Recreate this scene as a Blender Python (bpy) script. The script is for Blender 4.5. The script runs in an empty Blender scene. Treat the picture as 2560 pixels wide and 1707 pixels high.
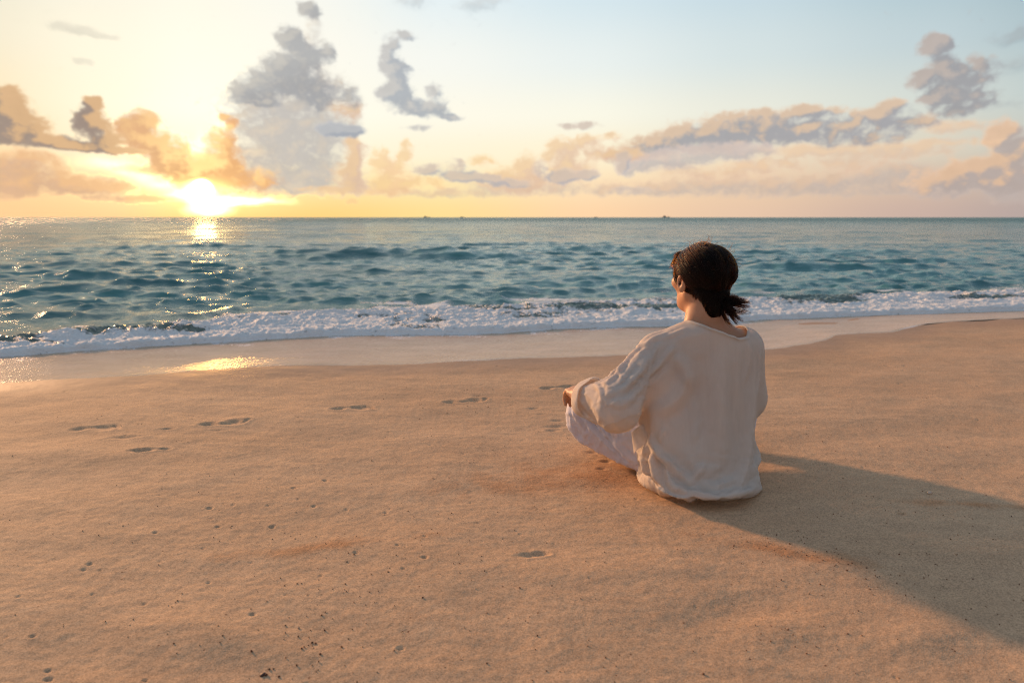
import bpy, bmesh, math, random, time
import numpy as np
from mathutils import Vector, Matrix
T0 = time.time()
random.seed(4); np.random.seed(4)
scene = bpy.context.scene
col = scene.collection

# ------------------------------------------------------------------ camera
cam_d = bpy.data.cameras.new('camera'); cam = bpy.data.objects.new('camera', cam_d); col.objects.link(cam)
cam.location = (0, 0, .92); cam.rotation_euler = (math.radians(90-10.29), 0, 0)
cam_d.sensor_width = 36; cam_d.lens = 24; cam_d.clip_start = .05; cam_d.clip_end = 60000
cam_d.dof.use_dof = True; cam_d.dof.focus_distance = 2.32; cam_d.dof.aperture_fstop = 3.2
scene.camera = cam
scene.view_settings.view_transform = 'Standard'; scene.view_settings.look = 'None'
scene.view_settings.exposure = 0.0; scene.view_settings.gamma = 1.0
scene.view_settings.use_curve_mapping = False
scene.render.engine = 'CYCLES'
scene.cycles.max_bounces = 6; scene.cycles.diffuse_bounces = 3; scene.cycles.glossy_bounces = 3
scene.cycles.transmission_bounces = 4; scene.cycles.transparent_max_bounces = 8
scene.cycles.sample_clamp_indirect = 4; scene.cycles.sample_clamp_direct = 45
scene.cycles.use_denoising = True; scene.cycles.denoising_prefilter = 'FAST'; scene.cycles.filter_width = 1.15

# ------------------------------------------------------------------ sun
LAMP_AZ, LAMP_EL = -46.5, 14.5
sun_d = bpy.data.lights.new('sun', 'SUN'); sun = bpy.data.objects.new('sun', sun_d); col.objects.link(sun)
sun_d.energy = 4.3; sun_d.angle = math.radians(4); sun_d.color = (1.0, .55, .27)
a, e = math.radians(LAMP_AZ), math.radians(LAMP_EL)
to_sun = Vector((math.sin(a)*math.cos(e), math.cos(a)*math.cos(e), math.sin(e)))
sun.rotation_euler = to_sun.to_track_quat('Z', 'Y').to_euler(); sun.location = (-6, 8, 6)

# ------------------------------------------------------------------ sky: a physical sky with the evening glow and clouds computed over it
def grid_noise(x, y, seed):
    """2-D gradient noise, about -1..1"""
    rs = np.random.RandomState(seed)
    ang = rs.rand(256) * 2 * np.pi
    perm = rs.permutation(256)
    gx, gy = np.cos(ang).astype(np.float32), np.sin(ang).astype(np.float32)
    xi = np.floor(x).astype(np.int32); yi = np.floor(y).astype(np.int32)
    fx = (x - xi).astype(np.float32); fy = (y - yi).astype(np.float32)
    u = fx*fx*fx*(fx*(fx*6-15)+10); v = fy*fy*fy*(fy*(fy*6-15)+10)
    def g(ix, iy, dx, dy):
        h = perm[(perm[ix & 255] + iy) & 255]
        return gx[h]*dx + gy[h]*dy
    a = g(xi, yi, fx, fy); b = g(xi+1, yi, fx-1, fy)
    c = g(xi, yi+1, fx, fy-1); d = g(xi+1, yi+1, fx-1, fy-1)
    return ((a + u*(b-a)) * (1-v) + (c + u*(d-c)) * v) * 1.5

def fbm(x, y, seed, octs=4, billow=False):
    s = 0; a = 1.0; n = 0
    for k in range(octs):
        v = grid_noise(x, y, seed+k*7)
        if billow: v = 1 - 2*np.abs(v)
        s = s + a*v; n += a; a *= .52; x = x*2.03+13.1; y = y*2.03+7.7
    return s/n

def lin(c):
    c = np.asarray(c, float)/255
    return np.where(c <= .04045, c/12.92, ((c+.055)/1.055)**2.4)

def sstep(a, b, x):
    t = np.clip((x-a)/(b-a), 0, 1); return t*t*(3-2*t)

# clouds: azimuth, elevation, half width, half height (degrees), thickness 0..1
CLOUDS = [   # shade sRGB, light sRGB, softness, opacity, lumpiness, puffs (azimuth, elevation, half sizes in degrees, weight)
    ((194, 182, 176), (242, 204, 170), 0.7, 0.75, 0.6, [
        (18.06,2.45,6.43,0.73,0.8), (25.12,2.55,4.67,0.82,0.8), (31.2,2.5,3.39,0.89,0.9), (35.91,2.23,2.1,1.13,1), (9.68,2.3,5.53,0.48,0.6), (0.86,2.57,3.92,0.63,0.7),
        (-6.26,2.04,5.63,0.31,0.6), (28.44,3.48,1.92,0.61,0.6),
    ]),
    ((186, 172, 166), (250, 204, 160), 0.45, 0.9, 0.8, [
        (34.63,5.41,0.81,0.78,1), (35.58,4.19,1.4,0.95,1), (33.4,3.3,1.73,0.69,0.9), (31.47,2.34,1.56,0.77,0.9), (34.93,2.54,2.15,0.97,1),
    ]),
    ((228, 194, 168), (250, 208, 166), 0.7, 0.65, 0.8, [
        (22.88,4.9,4.5,0.44,0.7), (28.08,4.49,3.58,0.42,0.7), (19.88,3.95,3.45,0.45,0.6), (31.87,6.1,2.03,0.4,0.8), (29.91,5.06,3.18,0.29,0.6), (17.36,3.45,2.91,0.46,0.5),
        (25.6,3.88,2.6,0.37,0.5), (10.63,5.06,2.39,0.6,0.7), (13.38,3.85,2.02,0.4,0.5),
    ]),
    ((166, 165, 170), (246, 208, 168), 0.55, 0.92, 0.8, [
        (9.26,5.02,1.72,0.74,0.7), (11.96,5.64,2.36,0.73,0.8), (14.6,6.36,2.64,0.84,0.95), (17.17,6.91,2.56,0.83,1), (19.67,7.19,2.49,0.75,1), (22.08,7.69,1.38,0.46,1.1),
        (19.12,6.08,2.83,0.7,0.9), (16.27,5.6,2.6,0.65,0.8), (21.87,6.35,2.42,0.81,0.9), (24.8,6.66,2.31,0.67,0.8), (23.86,7.53,1.17,0.3,0.6), (27.3,7.11,1.66,0.59,0.8),
        (28.06,7.79,0.71,0.38,0.8), (25.74,5.71,2.86,0.49,0.7), (28.97,6.63,1.61,0.58,0.8),
    ]),
    ((196, 188, 186), (236, 212, 196), 0.6, 0.8, 0.8, [
        (10.65,4.33,2.05,0.61,0.9), (13.35,4.61,3.01,0.73,0.9), (15.98,5.02,2.94,0.59,0.8), (9.29,3.9,0.69,0.54,0.8), (18.55,5.05,1.91,0.45,0.6),
    ]),
    ((160, 158, 162), (208, 188, 174), 0.6, 0.88, 1.1, [
        (30.34,11.35,0.82,0.71,1), (30.83,10.22,0.66,0.5,0.8), (29.9,9.29,0.89,0.73,1), (31.42,9.42,0.96,0.83,1), (31.04,8.07,1.13,0.85,0.9), (32.69,10.2,0.44,0.43,0.7),
        (33.02,9.31,0.73,0.71,0.45), (32.91,8.1,0.98,0.44,0.45), (32.73,7.43,0.99,0.22,0.5), (31.77,7.09,0.76,0.4,0.6),
    ]),
    ((150, 164, 172), (176, 176, 176), 1, 0.5, 1.2, [
        (34.33,11.39,0.8,0.36,0.6), (35.12,11.54,0.46,0.51,0.5), (34.99,9.63,0.79,0.37,0.4), (35.14,7.23,1.17,0.16,0.3),
    ]),
    ((232, 196, 168), (252, 214, 164), 0.6, 0.8, 0.9, [
        (1.21,3.85,0.92,0.96,0.7), (0.68,2.82,2.49,0.76,0.7), (4.02,5.14,1.27,0.95,0.9), (4.4,3.77,1.77,0.82,0.9), (5.94,5.86,1.12,0.54,0.7), (8.19,6.27,0.69,0.4,0.5),
        (7.18,5.11,1.25,0.47,0.6), (-0.93,3.16,1.07,0.62,0.5), (8.91,4.92,1.38,0.47,0.5),
    ]),
    ((182, 180, 184), (230, 206, 184), 0.55, 0.85, 0.9, [
        (5.99,3.42,0.84,0.38,1.1), (4.05,3.29,1.2,0.48,0.9), (2.27,3.95,0.5,0.48,0.6), (8.93,4.35,0.48,0.74,0.7), (-6.93,3.82,1.19,0.44,0.9), (-4.64,3.94,0.92,0.62,0.9),
        (-3.94,3.29,1.42,0.41,1), (-1.99,3.09,0.92,0.35,0.9), (-0.04,2.75,1.43,0.28,0.6), (5.57,7.2,1.32,0.23,0.8), (9.69,2.16,1.04,0.24,0.6),
    ]),
    ((248, 204, 158), (255, 216, 158), 0.6, 0.75, 1, [
        (-10.56,3.89,0.82,1.15,0.7), (-9.74,2.71,1.73,0.75,0.7), (-8.64,5.03,0.48,0.87,0.6), (-9.19,3.9,0.83,0.54,0.6), (-7.65,2.72,1.75,0.34,0.5), (-12.88,1.25,0.48,0.21,0.8),
        (-2.51,4.46,0.78,0.34,0.4), (-11.65,2.15,0.34,0.27,0.7),
    ]),
    ((170, 176, 184), (216, 210, 202), 0.6, 0.88, 1.1, [
        (-9.58,13.13,0.5,0.42,0.6), (-8.46,13.66,0.67,0.27,0.5), (-9.44,12.22,0.74,0.74,0.7), (-9.31,10.99,0.95,1.06,0.95), (-9.25,9.6,1.15,1.02,1.1), (-7.68,8.51,1.79,0.58,1.1),
        (-6.21,9.67,0.59,0.58,0.9), (-6.13,8.7,0.9,0.65,1), (-5.03,7.83,0.77,0.23,0.9), (-7.55,7.04,0.83,0.17,0.5),
    ]),
    ((196, 206, 210), (214, 216, 214), 1.1, 0.7, 1.1, [
        (-7.49,15.97,1.21,0.35,0.6), (-2.86,15.88,1.16,0.38,0.7), (-1.57,16.18,1.02,0.18,0.5),
    ]),
    ((206, 202, 186), (226, 218, 200), 1, 0.55, 1.2, [
        (-31.18,12.29,1.26,0.32,0.8), (-30.19,12.09,1.13,0.16,0.7), (-29.44,11.99,0.63,0.11,0.5), (-30.74,10.42,0.51,0.16,0.4),
    ]),
    ((200, 194, 188), (234, 216, 192), 0.8, 0.95, 0.6, [
        (-18.12,8.07,3.47,1.56,1), (-16.14,9.41,2.57,1.56,0.8), (-18.21,6.49,3.55,2.04,1), (-14.28,7.59,1.97,1.28,0.8), (-16.19,5.27,3.09,2.15,1), (-18.98,4.23,3.33,2.14,1),
        (-15.64,3.31,2.5,1.33,1), (-20.93,3.05,2.79,1.16,1), (-18.13,2.45,4.82,0.59,1.2), (-12.74,4.86,0.81,1.13,0.6), (-12.98,3.08,1.15,1.08,0.7), (-13.23,8.84,1.12,0.95,0.6),
        (-14.84,9.62,1.5,1.25,0.8), (-15.27,13.68,0.51,0.88,0.45),
    ]),
    ((232, 196, 168), (255, 214, 160), 0.6, 0.8, 1, [
        (-12.57,4.86,0.74,1.2,0.8), (-13.14,3.18,1.15,1.08,0.9), (-13.26,8.26,0.99,0.64,0.6), (-14.2,2.16,2.01,0.27,0.8),
    ]),
    ((166, 167, 170), (206, 200, 190), 0.6, 0.85, 1, [
        (-15.45,15.06,0.76,0.58,1), (-17.04,13.13,0.94,0.76,1.1), (-16,12.01,0.96,0.78,0.9), (-14.45,12.25,0.52,0.54,0.6), (-17.46,11.23,1.26,0.84,1), (-18.48,9.9,1.75,1.04,1.1),
        (-20.47,9.12,1.04,0.67,1.1), (-19.65,8.55,1.55,0.31,1.1), (-16.42,10.07,1.6,1.05,0.9), (-15.03,8.99,1.3,0.75,0.6), (-12.89,9.07,0.66,0.63,0.6),
    ]),
    ((166, 172, 182), (200, 200, 200), 0.5, 0.95, 0.4, [
        (-13.49,6.74,1.79,0.52,1.3),
    ]),
    ((240, 174, 112), (255, 208, 138), 0.7, 0.9, 0.9, [
        (-22.44,5.54,0.96,0.88,1), (-22.72,3.81,1.63,1.52,1), (-23.97,2.99,1.78,1.08,1), (-22.02,7.26,0.42,0.28,1), (-21.45,6.83,0.3,0.37,0.7), (-20.95,2.73,2.17,0.78,0.8),
    ]),
    ((228, 172, 122), (255, 206, 138), 0.6, 0.93, 0.9, [
        (-27.53,6.66,1.1,0.71,1), (-28.34,5.87,0.76,0.89,1), (-26.55,5.16,1.69,0.97,1), (-25.51,3.88,1.91,1.05,1), (-27.07,5.55,0.84,0.6,1), (-24.54,3.29,1.47,0.82,1),
    ]),
    ((158, 140, 130), (244, 196, 140), 0.45, 1, 0.9, [
        (-30.37,7.68,0.57,0.46,1.1), (-30.62,6.41,0.99,0.92,1.1), (-29.72,5.42,0.96,0.65,1), (-31.79,4.81,2.3,0.32,1.1), (-35.52,7.25,1.25,1.08,1.1), (-34.7,6.31,1.47,1.05,1.1),
        (-35.37,5.44,1.64,0.66,1.1), (-33.38,5.15,1.47,0.37,1.1), (-29.6,4.63,2.14,0.24,1.1),
    ]),
    ((212, 172, 144), (248, 194, 138), 0.7, 0.92, 0.6, [
        (-34.9,3.25,2.39,1.02,1), (-33.79,2.34,3.2,0.75,1.1), (-35.87,1.95,1.41,0.71,1), (-31.02,2.12,2.36,0.48,1), (-27.85,1.35,3.08,0.25,0.8), (-28.49,3.48,1.1,0.3,0.6),
    ]),
]
GAPS = [
    (-28.79,3.17,0.93,0.36,0.9), (-27.72,2.8,0.84,0.43,1.2), (-26.64,2.3,1.03,0.37,1.5), (-25.25,1.64,0.99,0.32,3), (-24.2,1.87,0.71,0.57,8), (-22.75,1.18,1.83,0.29,5),
    (-21.05,1.2,2.81,0.23,3.5), (-23.55,0.6,1.21,0.52,9), (-29.82,3.73,1.6,0.36,1), (-24.13,4.86,0.41,0.5,0.5), (-23.74,5.34,0.27,0.81,0.4), (-22.06,6.65,0.6,0.25,0.4),
    (-26.3,6.43,0.28,0.18,0.6),
]
SUN_AZ, SUN_EL = -23.9, 2.0

def sky_table(az, el):
    azs = np.array([-180,-110,-60,-38,-30,-24,-16,-6,6,18,30,38,60,110,180.])
    els = np.array([-90,0,2.5,5,8,12,17,30,55,90.])
    H = {  # rows of sRGB by elevation 0, 2.5, 5, 8, 12, 17, 30, 55, 90
     -180:[(154,146,144),(164,156,154),(168,164,164),(164,166,172),(158,166,178),(154,162,172),(148,158,170),(142,154,168),(138,150,164)],
     -110:[(178,160,150),(186,170,160),(190,178,170),(184,182,182),(174,182,190),(164,178,192),(148,168,190),(126,150,180),(138,150,164)],
     -60:[(215,172,138),(222,185,150),(225,198,165),(222,205,178),(208,204,190),(185,194,194),(140,160,176),(124,148,178),(138,150,164)],
     -38:[(250,200,148),(252,208,150),(252,218,168),(248,226,186),(238,228,202),(220,220,204),(165,180,188),(130,152,178),(138,150,164)],
     -30:[(255,206,146),(255,222,166),(255,240,206),(255,246,218),(254,246,222),(244,240,224),(180,192,196),(134,156,180),(138,150,164)],
     -24:[(255,208,126),(255,224,156),(255,244,212),(255,252,232),(255,251,232),(252,248,230),(190,200,200),(136,158,182),(138,150,164)],
     -16:[(255,210,126),(255,226,164),(255,246,216),(255,252,234),(254,250,236),(248,248,238),(190,203,206),(136,158,182),(138,150,164)],
     -6:[(255,222,148),(255,232,176),(255,244,214),(255,250,232),(247,248,240),(228,240,243),(185,204,212),(134,158,182),(138,150,164)],
     6:[(255,213,168),(255,226,184),(254,242,210),(251,248,230),(234,241,238),(211,229,236),(170,196,210),(132,156,182),(138,150,164)],
     18:[(232,198,170),(238,206,172),(240,226,198),(234,234,220),(214,226,226),(195,216,226),(152,182,200),(128,154,180),(138,150,164)],
     30:[(202,176,164),(215,190,168),(222,214,194),(214,220,212),(194,210,214),(168,195,206),(128,160,180),(126,150,180),(138,150,164)],
     38:[(180,164,160),(192,176,166),(200,200,190),(192,204,202),(172,192,198),(140,170,182),(112,142,164),(124,148,178),(138,150,164)],
     60:[(150,144,150),(158,152,156),(162,164,166),(155,166,174),(138,158,172),(120,146,166),(100,126,154),(122,146,178),(138,150,164)],
     110:[(154,146,144),(164,156,154),(168,164,164),(164,166,172),(158,166,178),(154,162,172),(148,158,170),(142,154,168),(138,150,164)],
     180:[(154,146,144),(164,156,154),(168,164,164),(164,166,172),(158,166,178),(154,162,172),(148,158,170),(142,154,168),(138,150,164)]}
    T = np.array([[lin(H[a][0])*.6] + [lin(c) for c in H[a]] for a in azs])   # (naz, nel, 3)
    def w(v, knots):
        i = np.clip(np.searchsorted(knots, v, side='right')-1, 0, len(knots)-2)
        t = np.clip((v-knots[i])/(knots[i+1]-knots[i]), 0, 1)
        return i, t*t*(3-2*t)*.5 + t*.5
    i, t = w(az, azs); j, s = w(el, els)
    t = t[..., None]; s = s[..., None]
    return (T[i, j]*(1-t)*(1-s) + T[i+1, j]*t*(1-s) + T[i, j+1]*(1-t)*s + T[i+1, j+1]*t*s)

def puffs(az, el, x, y, n1, n2, blobs, lump):
    D = np.full(az.shape, -1.2, np.float32)
    for (a, e, ra, re, th) in blobs:
        q = ((x-a)/ra)**2 + ((y-e)/re)**2
        v = np.maximum((1.0 - q*.8)*th, -1.2)
        D = np.where((D > -1) & (v > -1), np.maximum(D, v) + .22*np.exp(-3*np.abs(D-v)), np.maximum(D, v))
    return D + (n1*.95 + n2*.8)*(.35+.65*lump) - .02

def noises(az, el):
    wx = fbm(az*.6, el*.8, 11, 4)*.75; wy = fbm(az*.6+40, el*.8+9, 23, 4)*.65
    n1 = fbm(az*.40+wx*.3, el*.62+wy*.3, 5, 6, True)
    n2 = fbm(az*.9+wx*.5, el*1.1+wy*.5, 71, 5)
    return wx, wy, n1, n2

def sky_radiance(az, el):
    """linear radiance for azimuth / elevation arrays in degrees"""
    base = sky_table(az, el)
    g = np.hypot((az-SUN_AZ)*np.cos(np.radians(el)), (el-SUN_EL))
    gh = np.hypot((az-SUN_AZ)*.42, (el-SUN_EL)*1.1)
    glow = np.exp(-(g/8.0)**2)
    near = np.exp(-(gh/1.9)**2)
    core = np.exp(-(g/.30)**2)
    out = base + glow[..., None]*np.array([.16,.13,.10]) + near[..., None]*np.array([.65,.32,.06])
    wx, wy, n1, n2 = noises(az, el)
    dx, dy = (SUN_AZ-az), (SUN_EL+4-el)
    r = np.maximum(np.hypot(dx, dy), .5)
    sx, sy = dx/r*.7, dy/r*.4 + .5
    _, _, m1, m2 = noises(az+sx, el+sy)
    cover_t = np.zeros(az.shape, np.float32)
    # broken cumulus round the rest of the horizon
    side = sstep(39, 50, np.abs(az)) * sstep(180, 160, np.abs(az))
    if side.max() > 0:
        cov = fbm(az*.06, el*.16, 91, 3)*1.2 + n1*.5 + n2*.3 - .30 - np.abs(el-8)*.05
        t = sstep(.0, .5, cov)*side
        k = np.clip(1.1-(np.abs(az)-40)/110, .42, 1)[..., None]
        c = (lin((186,166,164))*.6 + lin((244,198,162))*.4*np.clip(.5+n1, 0, 1)[..., None])*k*.8
        out = out*(1-t[..., None]*.8) + c*t[..., None]*.8
    f = np.exp(-(g/4.0)**2)[..., None]
    wisp = fbm(az*2.2+wx, el*3.0+wy, 141, 4)
    for (shade, light, soft, op, lump, blobs) in CLOUDS:
        B = np.array(blobs)
        m = ((az > (B[:, 0]-B[:, 2]*2.2).min()-1) & (az < (B[:, 0]+B[:, 2]*2.2).max()+1)
             & (el > (B[:, 1]-B[:, 3]*2.2).min()-1) & (el < (B[:, 1]+B[:, 3]*2.2).max()+1))
        if not m.any(): continue
        A, E = az[m], el[m]
        D = puffs(A, E, A+wx[m]*.55, E+wy[m]*.45, n1[m], n2[m], blobs, lump)
        D2 = puffs(A+sx[m], E+sy[m], A+sx[m]+wx[m]*.55, E+sy[m]+wy[m]*.45, m1[m], m2[m], blobs, lump)
        t = sstep(-.6*soft, 1.7*soft, D + wisp[m]*.4)**1.15
        lit = np.clip((D - D2)*1.2/(.4+soft) + .06, 0, 1)*.68
        thick = sstep(.1, 1.0, D)
        sh = np.tile(lin(shade), (len(A), 1)); li = np.tile(lin(light), (len(A), 1))
        li = li + f[m]*np.array([.9,.60,.22])
        sh = sh*(1-f[m]*.3) + f[m]*.3*np.array([1.0,.60,.22])
        c = sh*(1-lit[:, None]) + li*lit[:, None]
        c = c*(1.05 - .15*thick + .07*m1[m])[:, None]
        a = (t*op*(.82+.18*thick))[:, None]
        rim = sstep(-.25*soft, .05, D)*(1-sstep(.08, .4, D))*np.exp(-(g[m]/6.0)**2)
        out[m] = out[m]*(1-a) + c*a + (rim*(1-cover_t[m]))[:, None]*np.array([.9,.62,.16])
        cover_t[m] = np.maximum(cover_t[m], t)
    # openings where the sun burns through
    for (a, e, ra, re, s) in GAPS:
        m = (np.abs(az-a) < ra*3) & (np.abs(el-e) < re*4)
        if not m.any(): continue
        q = ((az[m]+wx[m]*.4-a)/ra)**2 + ((el[m]+wy[m]*.4-e)/re)**2
        v = np.exp(-q*1.2)*sstep(-.5, .45, .62-q*.35+n1[m]*.9+n2[m]*.5)
        out[m] = out[m] + (v*s)[:, None]*np.array([1.0,.74,.34])
    out = out + core[..., None]*np.array([7400.,3400.,860.]) + np.exp(-(gh/.75)**2)[..., None]*np.array([2.2,1.3,.4])
    hz = (np.exp(-np.abs(el)/.8)*.75)[..., None]
    out = out*(1-hz) + (sky_table(az, el*0+.4) + near[..., None]*np.array([.55,.32,.05]) + core[..., None]*np.array([40.,20.,5.]))*hz
    return out.astype(np.float32)

def build_world():
    W, H = 4096, 2048
    n0, n1 = int(H*.5)-40, H                     # rows from just below the horizon up
    az = (np.arange(W)+.5)/W*360-90              # u = .25 is straight ahead (+Y)
    az = np.where(az > 180, az-360, az)
    px = np.zeros((H, W, 4), np.float32); px[..., 3] = 1
    def fill(r0, r1, sy):
        el = (np.arange(r0, r1, sy)+.5*sy)/H*180-90
        A, E = np.meshgrid(az[::sy], el)
        c = sky_radiance(A, E)
        if sy > 1: c = c.repeat(sy, 0).repeat(sy, 1)
        px[r0:r1, :, :3] = c[:r1-r0]
    k = n0+280                                   # the low sky is where the clouds stand
    fill(n0, k, 1); fill(k, H, 4)
    px[:n0, :, :3] = px[n0, :, :3]*.6
    im = bpy.data.images.new('evening_sky', W, H, alpha=False, float_buffer=True)
    im.colorspace_settings.name = 'Linear Rec.709'
    im.pixels.foreach_set(px.ravel()); im.update(); im.pack()
    w = bpy.data.worlds.new('World'); scene.world = w; w.use_nodes = True
    nt = w.node_tree; nt.nodes.clear()
    tc = nt.nodes.new('ShaderNodeTexCoord')
    env = nt.nodes.new('ShaderNodeTexEnvironment'); env.image = im; env.interpolation = 'Linear'
    nt.links.new(tc.outputs['Generated'], env.inputs['Vector'])
    sky = nt.nodes.new('ShaderNodeTexSky'); sky.sky_type = 'NISHITA'; sky.sun_disc = False
    sky.sun_elevation = math.radians(LAMP_EL); sky.sun_rotation = math.radians(LAMP_AZ)
    b1 = nt.nodes.new('ShaderNodeBackground'); b1.inputs['Strength'].default_value = 1.0
    b2 = nt.nodes.new('ShaderNodeBackground'); b2.inputs['Strength'].default_value = .002
    add = nt.nodes.new('ShaderNodeAddShader'); out = nt.nodes.new('ShaderNodeOutputWorld')
    nt.links.new(env.outputs['Color'], b1.inputs['Color']); nt.links.new(sky.outputs['Color'], b2.inputs['Color'])
    nt.links.new(b1.outputs[0], add.inputs[0]); nt.links.new(b2.outputs[0], add.inputs[1]); nt.links.new(add.outputs[0], out.inputs['Surface'])
    w.cycles.sampling_method = 'MANUAL'; w.cycles.sample_map_resolution = 2048
build_world()
print('sky', round(time.time()-T0, 1))

# ------------------------------------------------------------------ helpers
def mesh_obj(name, V, Fc, mat=None, parent=None, smooth=True, link=True):
    me = bpy.data.meshes.new(name)
    V = np.asarray(V, np.float32); Fc = np.asarray(Fc, np.int32)
    me.vertices.add(len(V)); me.vertices.foreach_set('co', V.ravel())
    k = Fc.shape[1]
    me.loops.add(Fc.size); me.loops.foreach_set('vertex_index', Fc.ravel())
    me.polygons.add(len(Fc)); me.polygons.foreach_set('loop_start', np.arange(0, Fc.size, k, dtype=np.int32))
    me.update(calc_edges=True); me.validate()
    if smooth: me.polygons.foreach_set('use_smooth', np.ones(len(me.polygons), bool))
    o = bpy.data.objects.new(name, me)
    if mat: me.materials.append(mat)
    if link: col.objects.link(o)
    if parent: o.parent = parent
    return o
def grid_faces(nr, nc, wrap=False):
    i = np.arange(nr-1)[:, None]; j = np.arange(nc if wrap else nc-1)[None, :]
    a = i*nc+j; b = i*nc+(j+1) % nc; c = (i+1)*nc+(j+1) % nc; d = (i+1)*nc+j
    return np.stack([a, b, c, d], -1).reshape(-1, 4)
def attr(o, name, v):
    at = o.data.attributes.new(name, 'FLOAT', 'POINT'); at.data.foreach_set('value', np.asarray(v, np.float32).ravel())
def tag(o, label=None, cat=None, group=None, kind=None):
    if label: o['label'] = label
    if cat: o['category'] = cat
    if group: o['group'] = group
    if kind: o['kind'] = kind
    return o
class Mat:
    """small wrapper for node materials"""
    def __init__(s, name):
        s.m = bpy.data.materials.new(name); s.m.use_nodes = True; s.t = s.m.node_tree
        s.t.nodes.clear(); s.out = s.n('OutputMaterial')
    def n(s, kind, **kw):
        nd = s.t.nodes.new('ShaderNode'+kind)
        for k, v in kw.items():
            if k.startswith('i_'): nd.inputs[k[2:].replace('_', ' ')].default_value = v
            else: setattr(nd, k, v)
        return nd
    def l(s, a, b): s.t.links.new(a, b)
    def noise(s, vec, scale, detail=4, rough=.55, dist=0):
        nd = s.n('TexNoise'); nd.inputs['Scale'].default_value = scale; nd.inputs['Detail'].default_value = detail
        nd.inputs['Roughness'].default_value = rough; nd.inputs['Distortion'].default_value = dist
        s.l(vec, nd.inputs['Vector']); return nd.outputs['Fac']
    def ramp(s, fac, stops):
        r = s.n('ValToRGB'); s.l(fac, r.inputs[0]); e = r.color_ramp.elements
        while len(e) < len(stops): e.new(.5)
        for i, (p, c) in enumerate(stops):
            e[i].position = p; e[i].color = (c, c, c, 1) if not hasattr(c, '__len__') else tuple(c)+(1,)
        return r.outputs[0]
    def mix(s, f, a, b):
        m = s.n('Mix', data_type='RGBA')
        for v, i in ((f, 0), (a, 6), (b, 7)):
            if hasattr(v, 'is_linked'): s.l(v, m.inputs[i])
            else: m.inputs[i].default_value = v if i == 0 else tuple(v)+(1,)
        return m.outputs[2]
    def math(s, op, a, b=0., c=None, clamp=False):
        m = s.n('Math', operation=op); m.use_clamp = clamp
        for i, v in enumerate((a, b) if c is None else (a, b, c)):
            if hasattr(v, 'is_linked'): s.l(v, m.inputs[i])
            else: m.inputs[i].default_value = v
        return m.outputs[0]
    def bump(s, h, strength, dist, normal=None):
        b = s.n('Bump'); b.inputs['Strength'].default_value = strength; b.inputs['Distance'].default_value = dist
        s.l(h, b.inputs['Height'])
        if normal is not None: s.l(normal, b.inputs['Normal'])
        return b.outputs[0]
    def at(s, name):
        a = s.n('Attribute'); a.attribute_name = name; return a.outputs['Fac']

# ------------------------------------------------------------------ the shore
WET = np.array([(-60,-12),(-20,-.6),(-9,2.35),(-5,3.25),(-2.905,3.769),(-2.52,3.865),(-2.178,3.927),(-1.973,4.047),(-1.662,4.133),(-1.457,4.217),(-1.201,4.231),(-.76,4.251),(-.355,4.327),(-.075,4.41),(.662,4.54),(1.86,4.742),(2.249,4.997),(2.438,5.163),(2.581,5.361),(3.101,5.486),(3.647,5.926),(3.919,6.053),(4.748,6.268),(8,7.0),(20,10.2),(60,21)])
FOAM = np.array([(-60,-10.6),(-20,.6),(-9,3.4),(-5.4,4.4),(-3.717,4.855),(-3.121,5.189),(-2.397,5.47),(-1.949,5.612),(-1.58,5.772),(-1.041,5.827),(-.287,5.867),(.291,6.082),(.905,6.237),(1.503,6.338),(2.53,6.693),(3.219,6.854),(4.127,6.966),(5.346,7.163),(8,7.9),(20,11),(60,22)])
FTOP = np.array([(-60,-9.6),(-20,1.6),(-9,4.4),(-5.4,5.15),(-4.235,5.461),(-3.499,5.844),(-2.81,6.448),(-2.465,6.951),(-1.312,7.346),(.12,7.75),(1.702,8.15),(3.149,8.5),(5.212,8.9),(8,9.5),(20,12.6),(60,23.6)])
def smooth_line(P):
    x = np.linspace(-60, 60, 6001); y = np.interp(x, P[:, 0], P[:, 1]); k = np.hanning(13); k /= k.sum()
    yp = np.pad(y, 6, mode='edge'); y2 = np.convolve(yp, k, 'valid'); return x, y2
WX, WY = smooth_line(WET); FX, FY = smooth_line(FOAM); TX, TY = smooth_line(FTOP)
def wet_y(x): return np.interp(x, WX, WY) + .012*grid_noise(x*3.1, x*0+.5, 301) + .006*grid_noise(x*9.1, x*0+.5, 302)
def foam_y(x): return np.interp(x, FX, FY) + .05*grid_noise(x*1.3, x*0+.5, 311) + .025*grid_noise(x*5, x*0+.5, 312) + .010*grid_noise(x*17, x*0+.5, 313)
def ftop_y(x): return np.interp(x, TX, TY)

# footprints: heel x, y, toe x, y, depth
PRINTS = [(-.350,3.340,-.100,3.405,.013,1),(-.885,3.215,-.660,3.268,.010,-1),(-1.412,2.965,-1.185,3.010,.011,1),(-1.950,2.890,-1.72,2.934,.008,-1),(.150,3.600,.400,3.672,.013,-1)]
DENTS = [(-1.475,2.612,.050,.022,.010,.3),(-1.40,2.63,.025,.012,.008,.2),(.20,2.945,.055,.020,.007,.1),(.105,3.235,.035,.016,.006,.2),(.055,1.752,.042,.016,.007,.15),(.085,1.765,.02,.016,.006,.0),
         (-1.52,2.895,.035,.012,.006,.2),(.21,3.025,.035,.015,.005,.1),(.14,3.13,.025,.012,.005,.1),(.18,2.89,.03,.014,.006,.1),(-.18,3.47,.035,.010,.005,.05),(1.226,2.019,.012,.010,.016,0),
         (-1.64,2.78,.06,.02,.005,.2),(-1.30,2.88,.05,.012,.004,.1),(.32,2.60,.03,.018,.007,.0),(.36,2.50,.025,.014,.007,0),(.335,2.415,.02,.012,.006,0)]
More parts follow.
